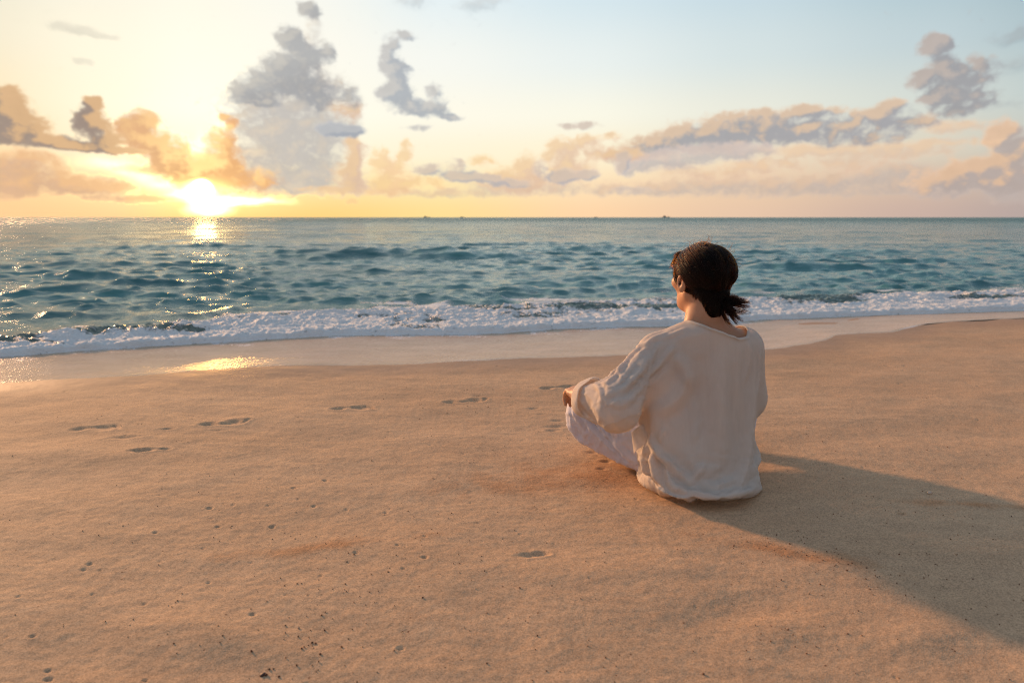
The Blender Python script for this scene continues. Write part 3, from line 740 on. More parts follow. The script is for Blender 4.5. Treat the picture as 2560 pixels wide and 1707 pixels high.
    for c, d in ((J['al'], unit(J['al']-J['kl'])), (J['ar'], unit(J['ar']-J['kr']))):
        d = unit(d*(1, 1, 0)); o = unit(np.cross(UP, d))
        F.ball(c-UP*.012-d*.02, (.032, .032, .034), .02)
        f0 = c-UP*.018; f1 = c+d*.10+BODY_F*.05-UP*.022
        F.cone(f0, f1, .030, .024, .02)
        ff = unit((f1-f0)*(1, 1, 0)); fs = np.cross(ff, UP)
        for q in range(5):
            t0 = f1+fs*(q-2)*.014; F.cone(t0, t0+ff*(.040-.004*abs(q-1)), .0105 if q else .013, .008, .005)
    return F

# ------------------------------------------------------------------ the person
t1 = time.time()
BF = build_body()
V, Q = BF.mesh()
def skin_material():
    M = Mat('skin'); g = M.n('NewGeometry').outputs['Position']
    c = M.mix(M.ramp(M.noise(g, 18, 4), [(.3, 0), (.7, 1)]), (.47, .235, .135), (.56, .30, .185))
    p = M.n('BsdfPrincipled'); M.l(c, p.inputs['Base Color']); p.inputs['Roughness'].default_value = .48
    p.inputs['Subsurface Weight'].default_value = .25; p.inputs['Subsurface Radius'].default_value = (1, .35, .18); p.inputs['Subsurface Scale'].default_value = .006
    p.inputs['Specular IOR Level'].default_value = .35
    M.l(M.bump(M.noise(g, 420, 2), .12, .001), p.inputs['Normal'])
    M.l(p.outputs[0], M.out.inputs[0]); return M.m
person = mesh_obj('person', V, Q, skin_material())
def smooth_mesh(o, n, f=.5):
    b = bmesh.new(); b.from_mesh(o.data)
    for _ in range(n): bmesh.ops.smooth_vert(b, verts=b.verts, factor=f, use_axis_x=True, use_axis_y=True, use_axis_z=True)
    b.to_mesh(o.data); b.free()
smooth_mesh(person, 2)
tag(person, 'person seated cross-legged on the sand in a loose white shirt, back to the camera', 'person')
print('body', len(V), round(time.time()-t1, 1))

def boundary(o):
    e = {}
    for p in o.data.polygons:
        for k in p.edge_keys: e[k] = e.get(k, 0)+1
    adj = {}
    for (a, b), n in e.items():
        if n == 1: adj.setdefault(a, []).append(b); adj.setdefault(b, []).append(a)
    loops = []; seen = set()
    for s in adj:
        if s in seen: continue
        L = [s]; seen.add(s)
        while True:
            nx = [v for v in adj[L[-1]] if v not in seen]
            if not nx: break
            L.append(nx[0]); seen.add(nx[0])
        loops.append(L)
    return sorted(loops, key=len, reverse=True)
def get_co(o):
    c = np.empty(len(o.data.vertices)*3, np.float32); o.data.vertices.foreach_get('co', c); return c.reshape(-1, 3).astype(float)
def set_co(o, c): o.data.vertices.foreach_set('co', np.asarray(c, np.float32).ravel()); o.data.update()

def cloth_material(name, c1, c2, trans, weave, sheen=0.):
    M = Mat(name); g = M.n('TexCoord').outputs['Object']
    c = M.mix(M.ramp(M.noise(g, 6, 5, .6), [(.3, 0), (.7, 1)]), c1, c2)
    w1 = M.n('TexWave', wave_type='BANDS', bands_direction='Z'); M.l(g, w1.inputs[0]); w1.inputs['Scale'].default_value = weave; w1.inputs['Distortion'].default_value = 1.5; w1.inputs['Detail'].default_value = 2
    w2 = M.n('TexWave', wave_type='BANDS', bands_direction='X'); M.l(g, w2.inputs[0]); w2.inputs['Scale'].default_value = weave; w2.inputs['Distortion'].default_value = 1.5; w2.inputs['Detail'].default_value = 2
    sc = M.n('VectorMath', operation='MULTIPLY'); M.l(g, sc.inputs[0]); sc.inputs[1].default_value = (60, 60, 5)
    sl = M.noise(sc.outputs[0], 1.6, 4, .7)
    h = M.math('ADD', M.math('MULTIPLY', M.math('ADD', w1.outputs['Fac'], w2.outputs['Fac']), .25), M.math('MULTIPLY', sl, .9))
    cr = M.noise(g, 22, 6, .65)                       # creases of worn linen
    rg = M.n('TexNoise', noise_type='RIDGED_MULTIFRACTAL'); M.l(g, rg.inputs['Vector']); rg.inputs['Scale'].default_value = 8; rg.inputs['Detail'].default_value = 5; rg.inputs['Distortion'].default_value = .6
    b0 = M.bump(rg.outputs['Fac'], .6, .006, M.bump(cr, .3, .004))
    b = M.bump(h, .35, .0016, b0)
    c = M.mix(M.math('MULTIPLY', M.ramp(sl, [(.35, 0), (.65, 1)]), .25), c, [v*.86 for v in c1])
    d = M.n('BsdfPrincipled'); M.l(c, d.inputs['Base Color']); M.l(b, d.inputs['Normal']); d.inputs['Roughness'].default_value = .8
    d.inputs['Specular IOR Level'].default_value = .15; d.inputs['Sheen Weight'].default_value = sheen
    t = M.n('BsdfTranslucent'); M.l(c, t.inputs[0]); M.l(b, t.inputs['Normal'])
    mx = M.n('MixShader'); mx.inputs[0].default_value = trans; M.l(d.outputs[0], mx.inputs[1]); M.l(t.outputs[0], mx.inputs[2])
    M.l(mx.outputs[0], M.out.inputs[0]); return M.m
LINEN = cloth_material('cream_linen', (.90, .81, .73), (.93, .86, .79), .5, 190)
SATIN = cloth_material('white_cotton', (.90, .86, .92), (.94, .91, .95), .3, 260)

# ---- clothing
def garment(name, F, cut, mat, parent):
    """mesh of the field F without the vertices where cut(V) is true"""
    V, Q = F.mesh(); keep = ~cut(V); Q = Q[keep[Q].all(1)]
    used = np.unique(Q); m = np.full(len(V), -1); m[used] = np.arange(len(used))
    return mesh_obj(name, V[used], m[Q], mat)
# trousers
F = Field((.1, 1.98, -.02), (1.12, 3.0, .42), .013)
R3 = np.array([BODY_R, BODY_F, UP])
F.ball(PELVIS+(0, .01, .02), (.185, .145, .135), .04, R3)
for (a, b, c) in ((J['hl'], J['kl'], J['al']), (J['hr'], J['kr'], J['ar'])):
    F.cone(a+UP*.01, b+UP*.006-UP*.008, .100, .075, .05); F.cone(b-UP*.008, b+(c-b)*.80, .078, .066, .03)
    k = b-UP*.03; F.cone(a-UP*.02, k, .088, .066, .04)
def cut_tr(V):
    c = V[:, 2] > .215+.0*V[:, 0]
    c &= np.hypot(V[:, 0]-PELVIS[0], V[:, 1]-PELVIS[1]) < .16
    for a, k in ((J['al'], J['kl']), (J['ar'], J['kr'])):
        u = unit(a-k); L = np.linalg.norm(a-k); s = (V-k)@u; rad = np.linalg.norm(V-k-np.outer(s, u), axis=1)
        c |= (s > L*.80+.01) & (rad < .12) & (V[:, 1] > 2.5)
    return c
trousers = garment('trousers', F, cut_tr, SATIN, person)
trousers0 = get_co(trousers)
# shirt
F = Field((.1, 1.9, -.03), (1.12, 2.8, .62), .0125)
F.ball((.650, 2.27, .39), (.200, .145, .20), .05, R3)
F.ball((.648, 2.245, .25), (.216, .165, .22), .06, R3)
F.ball((.640, 2.23, .11), (.236, .188, .15), .05, R3)
F.ball((.640, 2.215, -.01), (.232, .196, .11), .03, R3)
F.cone((.545, 2.283, .480), (.775, 2.315, .490), .048, .048, .05)
F.cone((.60, 2.288, .500), (.745, 2.312, .506), .045, .045, .04)
sl, el, wl = J['sl'], J['el'], J['wl']
F.cone(sl+(.02, 0, -.005), el+(0, 0, -.010), .072, .084, .04); F.cone(el+(0, 0, -.010), el+(wl-el)*.5+(0, 0, -.012), .084, .068, .03); F.cone(el+(wl-el)*.5+(0, 0, -.012), wl, .068, .058, .02)
sr, er, wr = J['sr'], J['er'], J['wr']
F.cone(sr+(-.02, 0, -.005), er+(.0, 0, -.005), .068, .074, .04); F.cone(er, er+(wr-er)*.5+(0, 0, -.01), .074, .066, .03); F.cone(er+(wr-er)*.5+(0, 0, -.01), wr, .066, .058, .02)
NECK = np.array([.693, 2.300]); NR = np.array([.106, .106])
def neck_q(V): return np.hypot((V[:, 0]-NECK[0])/NR[0], (V[:, 1]-NECK[1])/NR[1])
CUFF = .72
def cut_sh(V):
    c = (neck_q(V) < 1.0) & (V[:, 2] > .44)
    c |= V[:, 2] < .004
    for e, w in ((el, wl), (er, wr)):
        u = unit(w-e); L = np.linalg.norm(w-e); s = (V-e)@u; rad = np.linalg.norm(V-e-np.outer(s, u), axis=1)
        c |= (s > L*CUFF) & (rad < .12)
    return c
shirt = garment('shirt', F, cut_sh, LINEN, person)
loops = boundary(shirt); v = get_co(shirt)
neck_loop = min(loops[:4], key=lambda L: -v[L, 2].mean())
hem_loop = min(loops[:4], key=lambda L: v[L, 2].mean())
cuff_loops = [L for L in loops[:4] if L is not neck_loop and L is not hem_loop]
shirt0 = get_co(shirt)
# ---- clothing: sewn loose round the body, then left to settle on it
def collider(o, thick=.004):
    m = o.modifiers.new('collision', 'COLLISION'); o.collision.thickness_outer = thick; o.collision.thickness_inner = .02
    o.collision.cloth_friction = 12
    return m
def drape(o, pins, frames, bend=.25, mass=.12, quality=6, selfc=True):
    vg = o.vertex_groups.new(name='pin'); vg.add([int(i) for i in pins], 1.0, 'REPLACE')
    m = o.modifiers.new('cloth', 'CLOTH'); c = m.settings
    c.quality = quality; c.mass = mass; c.tension_stiffness = 12; c.compression_stiffness = 12; c.shear_stiffness = 3
    c.bending_stiffness = bend; c.air_damping = 2.5; c.vertex_group_mass = 'pin'
    c.tension_damping = 8; c.compression_damping = 8
    m.collision_settings.use_collision = True; m.collision_settings.distance_min = .004; m.collision_settings.collision_quality = 3
    m.collision_settings.use_self_collision = selfc; m.collision_settings.self_distance_min = .004
    m.point_cache.frame_start = 1; m.point_cache.frame_end = frames+2
    for f in range(1, frames+1): scene.frame_set(f)
    dg = bpy.context.evaluated_depsgraph_get(); dg.update()
    ev = o.evaluated_get(dg); n = len(o.data.vertices); co = np.empty(n*3, np.float32); ev.data.vertices.foreach_get('co', co)
    o.modifiers.remove(m); o.data.vertices.foreach_set('co', co); o.data.update()
BC = build_body(.020); Vc, Qc = BC.mesh()
body_c = mesh_obj('body_collider', Vc, Qc); collider(body_c, .005)
gx, gy = np.meshgrid(np.linspace(-.3, 1.6, 60), np.linspace(1.5, 3.4, 60))
floor_c = mesh_obj('floor_collider', np.stack([gx, gy, gx*0+.002], -1).reshape(-1, 3), grid_faces(60, 60)); collider(floor_c, .004)

t1 = time.time()
v = get_co(trousers); v[:, 2] = np.maximum(v[:, 2], .008); set_co(trousers, v)
pins = [i for L in boundary(trousers) for i in L]
drape(trousers, pins, 14, bend=.12, quality=4, selfc=False)
print('trousers', len(trousers.data.vertices), round(time.time()-t1, 1)); t1 = time.time()
collider(trousers, .004)

v = get_co(shirt)
# true the neckline and the cuffs
p = v[neck_loop]; q = neck_q(p); c2 = NECK+(p[:, :2]-NECK)/q[:, None]; v[neck_loop, :2] = c2
for L in cuff_loops:
    e, w = (el, wl) if v[L, 0].mean() < .6 else (er, wr)
    u = unit(w-e); Lm = np.linalg.norm(w-e); s = (v[L]-e)@u; v[L] += np.outer(Lm*CUFF-s, u)
HEM = np.array([(.455,2.37),(.447,2.31),(.446,2.262),(.469,2.191),(.500,2.150),(.524,2.131),(.578,2.101),(.626,2.140),(.67,2.105),(.737,2.115),(.791,2.137),(.847,2.195),(.868,2.26),(.865,2.35),(.80,2.46),(.65,2.50),(.48,2.46)])
hc = np.array([.65, 2.29]); ha = np.arctan2(HEM[:, 1]-hc[1], HEM[:, 0]-hc[0]); hr = np.hypot(*(HEM-hc).T); o_ = np.argsort(ha); ha, hr = ha[o_], hr[o_]
p = v[hem_loop]; an = np.arctan2(p[:, 1]-hc[1], p[:, 0]-hc[0]); rr = np.interp(an, np.r_[ha-2*np.pi, ha, ha+2*np.pi], np.r_[hr, hr, hr])
v[hem_loop, 0] = hc[0]+np.cos(an)*rr; v[hem_loop, 1] = hc[1]+np.sin(an)*rr; v[hem_loop, 2] = .009+.006*np.sin(an*11)*(np.sin(an*3+1) > 0)
set_co(shirt, v)
pins = list(neck_loop)+list(hem_loop)+[i for L in cuff_loops for i in L]
drape(shirt, pins, 28, bend=1.2, quality=5, selfc=False)
print('shirt', len(shirt.data.vertices), len(loops), [len(L) for L in loops], round(time.time()-t1, 1))
scene.frame_set(1)
for o in (trousers, shirt): o.modifiers.clear()
for o in (body_c, floor_c): bpy.data.objects.remove(o, do_unlink=True)
RIDGES = [  # garment, width, height, course over the cloth
    ('shirt', .011, .010, [(0.458,2.172,0.197), (0.485,2.136,0.146), (0.517,2.116,0.114), (0.556,2.103,0.077)]),
    ('shirt', .009, -.007, [(0.462,2.160,0.164), (0.498,2.122,0.121), (0.553,2.100,0.075)]),
    ('shirt', .012, .008, [(0.483,2.142,0.163), (0.554,2.118,0.100), (0.606,2.054,0.048)]),
    ('shirt', .014, .006, [(0.458,2.177,0.193), (0.446,2.226,0.118), (0.450,2.218,0.051)]),
    ('shirt', .014, .005, [(0.476,2.149,0.172), (0.462,2.145,0.104), (0.476,2.116,0.055)]),
    ('shirt', .0045, .0035, [(0.487,2.219,0.511), (0.457,2.193,0.462), (0.445,2.172,0.418), (0.428,2.149,0.346)]),
    ('shirt', .009, .006, [(0.534,2.210,0.505), (0.493,2.195,0.446), (0.453,2.177,0.419)]),
    ('shirt', .008, -.004, [(0.515,2.202,0.481), (0.480,2.190,0.417), (0.446,2.171,0.390)]),
    ('shirt', .009, .007, [(0.428,2.249,0.497), (0.385,2.235,0.448), (0.350,2.172,0.419)]),
    ('shirt', .008, .006, [(0.370,2.215,0.439), (0.321,2.159,0.398), (0.295,2.156,0.380)]),
    ('shirt', .007, .005, [(0.287,2.239,0.374), (0.337,2.245,0.400), (0.360,2.249,0.419)]),
    ('shirt', .007, .006, [(0.278,2.203,0.370), (0.290,2.146,0.370), (0.288,2.128,0.350)]),
    ('shirt', .009, .004, [(0.458,2.202,0.478), (0.391,2.143,0.406), (0.323,2.097,0.340)]),
    ('shirt', .010, .004, [(0.430,2.155,0.386), (0.359,2.090,0.337), (0.312,2.101,0.332)]),
    ('shirt', .009, .005, [(0.435,2.175,0.442), (0.362,2.119,0.383), (0.299,2.119,0.359)]),
    ('shirt', .022, .008, [(0.581,2.187,0.425), (0.558,2.182,0.336), (0.473,2.174,0.286)]),
    ('shirt', .016, .005, [(0.533,2.200,0.477), (0.562,2.190,0.438), (0.585,2.188,0.383)]),
    ('shirt', .008, .003, [(0.587,2.186,0.416), (0.597,2.175,0.292), (0.593,2.137,0.175)]),
    ('shirt', .008, .003, [(0.743,2.188,0.427), (0.737,2.180,0.323), (0.742,2.163,0.201)]),
    ('shirt', .007, .002, [(0.658,2.192,0.477), (0.656,2.173,0.354), (0.651,2.148,0.239)]),
    ('shirt', .010, .006, [(0.627,2.121,0.131), (0.606,2.105,0.106), (0.583,2.102,0.084)]),
    ('shirt', .012, .006, [(0.847,2.244,0.108), (0.816,2.190,0.073)]),
    ('shirt', .012, .006, [(0.811,2.184,0.218), (0.848,2.261,0.137), (0.846,2.233,0.089)]),
    ('shirt', .011, .008, [(0.510,2.100,0.068), (0.595,2.059,0.048), (0.657,2.044,0.046)]),
    ('shirt', .010, .007, [(0.678,2.048,0.046), (0.738,2.074,0.048), (0.802,2.125,0.042)]),
    ('shirt', .008, .004, [(0.613,2.165,0.262), (0.606,2.156,0.235), (0.601,2.145,0.202)]),
    ('shirt', .008, .004, [(0.501,2.157,0.240), (0.488,2.151,0.218), (0.483,2.148,0.192)]),
    ('shirt', .012, .004, [(0.776,2.229,0.525), (0.791,2.226,0.471), (0.770,2.200,0.380)]),
    ('shirt', .006, .004, [(0.836,2.257,0.477), (0.837,2.252,0.406), (0.828,2.228,0.342)]),
    ('shirt', .010, .005, [(0.612,2.091,0.065), (0.681,2.094,0.066), (0.736,2.117,0.082)]),
    ('shirt', .008, .004, [(0.574,2.230,0.556), (0.525,2.231,0.537), (0.488,2.226,0.520)]),
    ('shirt', .009, .005, [(0.525,2.245,0.544), (0.477,2.239,0.527), (0.442,2.234,0.503)]),
    ('trousers', .010, .008, [(0.251,2.512,0.229), (0.285,2.456,0.157), (0.358,2.398,0.100), (0.427,2.357,0.034)]),
    ('trousers', .009, .007, [(0.277,2.501,0.233), (0.311,2.431,0.177), (0.375,2.367,0.113), (0.452,2.320,0.037)]),
    ('trousers', .009, .006, [(0.307,2.466,0.218), (0.336,2.414,0.187), (0.369,2.367,0.149)]),
    ('trousers', .010, .007, [(0.379,2.416,0.215), (0.420,2.389,0.212), (0.460,2.340,0.201)]),
    ('trousers', .009, .007, [(0.366,2.382,0.177), (0.370,2.366,0.134), (0.408,2.342,0.089), (0.451,2.307,0.060)]),
    ('trousers', .008, .006, [(0.404,2.410,0.217), (0.373,2.398,0.201), (0.366,2.382,0.177)]),
    ('trousers', .009, .006, [(0.239,2.515,0.222), (0.239,2.494,0.187), (0.268,2.474,0.147)]),
]
def relax(o, w, n):
    """smooth small buckles where w > 0"""
    v = get_co(o); m = len(o.data.edges); e = np.empty(m*2, np.int32); o.data.edges.foreach_get('vertices', e); e = e.reshape(-1, 2)
    deg = np.bincount(e.ravel(), minlength=len(v))[:, None]
    for _ in range(n):
        a = np.zeros_like(v); np.add.at(a, e[:, 0], v[e[:, 1]]); np.add.at(a, e[:, 1], v[e[:, 0]])
        v += (a/deg-v)*w[:, None]
    set_co(o, v)
v = get_co(shirt)
fix = np.ones(len(v)); fix[list(neck_loop)+list(hem_loop)+[i for L in cuff_loops for i in L]] = 0
back = sstep(.14, .24, v[:, 2])*sstep(2.40, 2.30, v[:, 1])*sstep(.44, .49, v[:, 0])
relax(shirt, (.12+.42*back)*fix, 9)
def finer(o):
    m = o.modifiers.new('s', 'SUBSURF'); m.levels = 1; m.render_levels = 1
    dg = bpy.context.evaluated_depsgraph_get(); me = bpy.data.meshes.new_from_object(o.evaluated_get(dg))
    o.modifiers.clear(); old = o.data; o.data = me; bpy.data.meshes.remove(old); me.name = o.name
def crease(o, items):
    """raise folds along lines that run over the cloth"""
    v = get_co(o); nn = np.empty(len(v)*3, np.float32); o.data.vertex_normals.foreach_get('vector', nn); nn = nn.reshape(-1, 3)
    add = np.zeros(len(v)); 
    for (w, h, pts) in items:
        P = np.array(pts); best = np.full(len(v), 9.); tt = np.zeros(len(v))
        # rounded course
        for _ in range(2): P = np.concatenate([P[:1], np.stack([P[:-1]*.75+P[1:]*.25, P[:-1]*.25+P[1:]*.75], 1).reshape(-1, 3), P[-1:]])
        L = np.r_[0, np.cumsum(np.linalg.norm(np.diff(P, axis=0), axis=1))]
        m = np.linalg.norm(v-P.mean(0), axis=1) < L[-1]*.7+.06; idx = np.where(m)[0]
        for i in range(len(P)-1):
            ab = P[i+1]-P[i]; t = np.clip(((v[idx]-P[i])@ab)/(ab@ab), 0, 1); d = np.linalg.norm(v[idx]-P[i]-t[:, None]*ab, axis=1)
            b = d < best[idx]; best[idx[b]] = d[b]; tt[idx[b]] = (L[i]+t[b]*(L[i+1]-L[i]))/L[-1]
        prof = np.exp(-(best/w)**1.5)-.45*np.exp(-((best-1.9*w)/w)**2)
        add += h*prof*np.clip(np.sin(np.clip(tt*.9+.05, 0, 1)*np.pi)*1.5, 0, 1)
    set_co(o, v+nn*add[:, None])
for o in (shirt, trousers):
    finer(o); crease(o, [(r[1], r[2]*(1.5 if o is shirt else 1.9), r[3]) for r in RIDGES if r[0] == o.name])
    v = get_co(o); el_ = J['el']; ax_ = unit(J['wl']-J['sl'])
    slv = sstep(.50, .42, v[:, 0]); low = sstep(.22, .08, v[:, 2])*(1-slv); msk = np.clip(slv*1.0+low*.7+.12, 0, 1)
    a_ = v@ax_; r1 = fbm(a_*11+v[:, 2]*3, v[:, 2]*19+a_*6+v[:, 1]*5, 821, 2); r2 = fbm(a_*24, v[:, 2]*30+v[:, 1]*20, 822, 2)
    nn = np.empty(len(v)*3, np.float32); o.data.vertex_normals.foreach_get('vector', nn)
    cr_ = (np.exp(-(r1/.08)**2)*.0034+np.exp(-(r2/.12)**2)*.0012)*msk
    set_co(o, v+nn.reshape(-1, 3)*cr_[:, None]); v = get_co(o)
    f = fbm(v[:, 0]*26+v[:, 2]*9, v[:, 2]*20-v[:, 1]*14, 811, 3)*.0012
    nn = np.empty(len(v)*3, np.float32); o.data.vertex_normals.foreach_get('vector', nn); v += nn.reshape(-1, 3)*f[:, None]; set_co(o, v)
def thicken(o, t=.0016):
    m = o.modifiers.new('solidify', 'SOLIDIFY'); m.thickness = t; m.offset = 0; o.parent = person
thicken(shirt); thicken(trousers)
def ordered(o, test):
    """coordinates of an open edge of the garment, resampled"""
    for L in boundary(o)[:6]:
        c = get_co(o)[L]
        if test(c): 
            c = np.concatenate([c, c[:1]]); s = np.r_[0, np.cumsum(np.linalg.norm(np.diff(c, axis=0), axis=1))]
            n = max(48, int(s[-1]/.006)); t = np.arange(n)/n*s[-1]
            c = np.stack([np.interp(t, s, c[:, k]) for k in range(3)], 1)
            for _ in range(3): c = (np.roll(c, 1, 0)+2*c+np.roll(c, -1, 0))/4
            return c
def strip(name, loop, profile_fn, mat, parent):
    rows = [profile_fn(loop, k) for k in range(profile_fn.n)]
    V = np.concatenate(rows); n = len(loop)
    Fq = grid_faces(len(rows), n, True)
    o = mesh_obj(name, V, Fq, mat, parent); return o
# facing round the neck
nl = ordered(shirt, lambda c: c[:, 2].mean() > .46)
cen = nl.mean(0)
def neck_prof(loop, k):
    out = (loop-cen)*(1, 1, 0); out /= np.linalg.norm(out, axis=1)[:, None]
    a = k/8*2*np.pi; w, t = .0058, .0017
    tilt = np.array([0, 0, 1.])*(-.45)+out*.9; tilt /= np.linalg.norm(tilt, axis=1)[:, None]; nrm = np.array([0, 0, 1.])*.9+out*.45
    return loop + tilt*(math.cos(a)*w+.003) + nrm*(math.sin(a)*t+.0012)
neck_prof.n = 9
band = strip('neckband', nl, neck_prof, LINEN, shirt)
# turned-up cuffs
for s_, (e, w) in (('l', (el, wl)), ('r', (er, wr))):
    cl = ordered(shirt, lambda c: abs(c[:, 0].mean()-(e+(w-e)*CUFF)[0]) < .04 and c[:, 2].mean() < .45 and c[:, 2].min() > .10)
    if cl is None: print('no cuff', s_); continue
    ax = unit(w-e); cc = cl.mean(0); rs_ = np.random.RandomState(3)
    PR = [(.006, -.005), (.009, -.002), (.008, .0020), (.0, .0040), (-.015, .0055), (-.032, .0065), (-.036, .0050), (-.034, .0025), (-.020, .0014), (-.004, .0004), (.004, -.003), (.006, -.005)]
    def cuff_prof(loop, k):
        d = loop-cc; rad = d-np.outer(d@ax, ax); rl = np.linalg.norm(rad, axis=1)[:, None]; rad = rad/rl
        th = np.arctan2(rad@np.cross(ax, UP), rad[:, 2]); a, r = PR[k]
        wob = .0035*np.sin(th*3+1+a*40)+.002*np.sin(th*7+k*.3)
        return cc + (d-np.outer(d@ax, ax)) + np.outer(np.full(len(loop), a*1.25)+.004*np.sin(th*2+.7)*(a < -.02), ax) + rad*(r*1.15+wob*(r > .004))[:, None]
    cuff_prof.n = len(PR)
    o = strip('cuff', cl, cuff_prof, LINEN, shirt)
    m = o.modifiers.new('s', 'SUBSURF'); m.levels = 1; m.render_levels = 1
# corner of the shirt tail lying over the thigh
def flap():
    n, m_ = 14, 16; V = []
    c00, c10, c01, c11 = [np.array(q) for q in ((.446,2.222,.235),(.410,2.243,.198),(.462,2.196,.185),(.424,2.236,.122))]
    nr = unit(np.cross(c10-c00, c01-c00)); nr = nr if nr[1] < 0 else -nr
    for i in range(n):
        for j in range(m_):
            a, b = i/(n-1), j/(m_-1)
            p = (c00*(1-a)+c10*a)*(1-b)+(c01*(1-a)+c11*a)*b
            V.append(p+nr*(.010*math.sin(a*math.pi)*(1-b*.4)+.004*math.sin(a*7+b*3)+.012*b*b*a))
    o = mesh_obj('shirt_tail', V, grid_faces(n, m_), LINEN, shirt); m = o.modifiers.new('s', 'SOLIDIFY'); m.thickness = .0018
    m = o.modifiers.new('s2', 'SUBSURF'); m.levels = 1; m.render_levels = 1
flap()

# ------------------------------------------------------------------ hair
def hair_material(dark=False):
    M = Mat('dark_brown_hair' if not dark else 'hair_shadowed_base')
    if dark:
        p = M.n('BsdfPrincipled'); p.inputs['Base Color'].default_value = (.012, .0055, .0036, 1); p.inputs['Roughness'].default_value = .6
        p.inputs['Specular IOR Level'].default_value = .2
    else:
        p = M.n('BsdfHairPrincipled', parametrization='MELANIN'); p.inputs['IOR'].default_value = 1.25; M.l(M.at('tone'), p.inputs['Melanin']); p.inputs['Melanin Redness'].default_value = .85
        p.inputs['Roughness'].default_value = .30; p.inputs['Radial Roughness'].default_value = .4; p.inputs['Random Color'].default_value = .25
    M.l(p.outputs[0], M.out.inputs[0]); return M.m
HAIR = hair_material(); HAIRB = hair_material(True)
HC = HEAD_C + HEAD_F*-.008 + UP*.030
HRAD = np.array([.0865, .1080, .0915])
def head_dir(r, f, u): return np.stack([r, f, u], -1)
def to_world(d, off=0.):
    """unit direction (right, front, up) -> point on the hair surface, lifted by off"""
    rad = HRAD+np.asarray(off)[..., None]
    p = d*rad
    return HC + p[..., 0:1]*HEAD_R + p[..., 1:2]*HEAD_F + p[..., 2:3]*UP
def build_hair():
    rs = np.random.RandomState(5)
    # solid mass under the strands
    F = Field(HC-.16, HC+.16, .004)
    H3 = np.array([HEAD_R, HEAD_F, UP])
    F.ball(HC, HRAD-.008, .006, H3)
    KN = to_world(unit((.17, -.64, -.80)), .002)
    nape = HC-HEAD_F*.050-UP*.128
    F.cone(HC-HEAD_F*.046-UP*.02, nape, .056, .022, .03)
    for q in (-1, 1): F.cone(HC-HEAD_F*.036+HEAD_R*q*.044-UP*.03, nape+HEAD_R*q*.010+UP*.01, .032, .016, .025)
    F.cone(KN-HEAD_F*-.02, KN, .034, .020, .02)
    F.cone(nape, KN, .03, .02, .02)
    F.ball(HEAD_C+HEAD_F*.140-UP*.050, (.105, .078, .080), .010, H3, sub=True)
    F.ball(HEAD_C+HEAD_F*.050-UP*.072, (.11, .050, .060), .010, H3, sub=True)
    V, Q = F.mesh(); base = mesh_obj('hair', V, Q, HAIRB, person); smooth_mesh(base, 1)
    pts, rad, cnt, ton = [], [], [], []
    def add(P, r0, r1, tone=None):
        n = len(P); ton.append(np.full(n, rs.uniform(.88, .98) if tone is None else tone)); cnt.append(n); pts.append(P); rad.append(np.linspace(r0, r1, n))
    # clumps run back from the hairline to the knot
    kd = unit((.17, -.64, -.80))
    ncl = 75; cl = rs.normal(size=(ncl, 3)); cl /= np.linalg.norm(cl, axis=1)[:, None]
    clo = rs.uniform(-.002, .0105, ncl); clt = np.where(rs.rand(ncl) < .4, .80, .945)+rs.uniform(-.01, .01, ncl); clw = rs.normal(size=(ncl, 2))*.03
    N = 0
    while N < 7500:
        d = rs.normal(size=3); d /= np.linalg.norm(d)
        umin = np.interp(d[1], [-1, -.5, -.2, .05, .35, .6, .8, 1], [-.97, -.95, -.66, -.16, -.06, .05, .25, .6])
        if d[2] < umin: continue
        k = np.argmax(cl@d); g = unit(d*.38+cl[k]*.62)
        w = np.arccos(np.clip(g@kd, -1, 1)); n = 12; t = np.linspace(0, 1, n)
        sag = unit(g+kd*.0+np.array([0, 0, .25]))
        D = (np.sin((1-t)*w)[:, None]*g+np.sin(t*w)[:, None]*kd)/max(math.sin(w), .2)
        side = np.cross(g, kd); side /= np.linalg.norm(side)+1e-6
        D = D + side*(np.sin(t*math.pi*1.0+clw[k, 0]*8)*clw[k, 1]*1.6)[:, None] + (d-g)*((1-t)*.75)[:, None]
        D[:, 2] += np.sin(t*math.pi)*(.26+.03*rs.randn() if abs(g[0]) > .35 and g[2] < .45 else -.02)
        D /= np.linalg.norm(D, axis=1)[:, None]
        off = (clo[k]+rs.normal()*.0009)*np.sin(np.clip(t*1.15+.08, 0, 1)*math.pi)+rs.uniform(-.001, .0012)
        off += .0035*np.exp(-((t-.78)/.14)**2)+.0034*np.sin(t*8+k*1.7)*np.sin(t*math.pi)
        add(to_world(D, off), .00060, .00045, clt[k]+rs.normal()*.01); N += 1
    # the short tail, curling out to the right
    knot = to_world(kd, -.006)
    right = unit(np.cross(azdir(16), UP)); back = -azdir(16)
    locks = [(.078, .014, -.030, .9), (.094, .020, -.040, 1.3), (.088, .026, -.062, .9), (.062, .022, -.086, .5), (.056, .002, -.020, .8), (.092, .012, -.052, 1.4), (.038, .02, -.094, .2), (.074, .03, -.076, .6), (.050, .035, -.050, .4)]
    for k in range(1300):
        L = locks[rs.randint(len(locks))]; j = rs.normal(size=3)*.0034; s = rs.uniform(.6, 1.15)
        end = knot + (right*L[0]+back*L[1]+UP*L[2])*s + j
        mid = knot + (right*L[0]*.45+back*(L[1]+.016)+UP*(L[2]*.75-.014))*s + j*.8
        t = np.linspace(0, 1, 14)[:, None]
        P = (1-t)**2*(knot+rs.normal(size=3)*.006)+2*t*(1-t)*mid+t*t*end
        P = P + UP*(t**3*.020*(L[3]-.5)) + back*(np.sin(t*5+L[3]*9)*.007*t) + (right*.4+UP)*(np.sin(t*7+L[3]*7)*.0055*t)
        add(P, .0006, .00018)
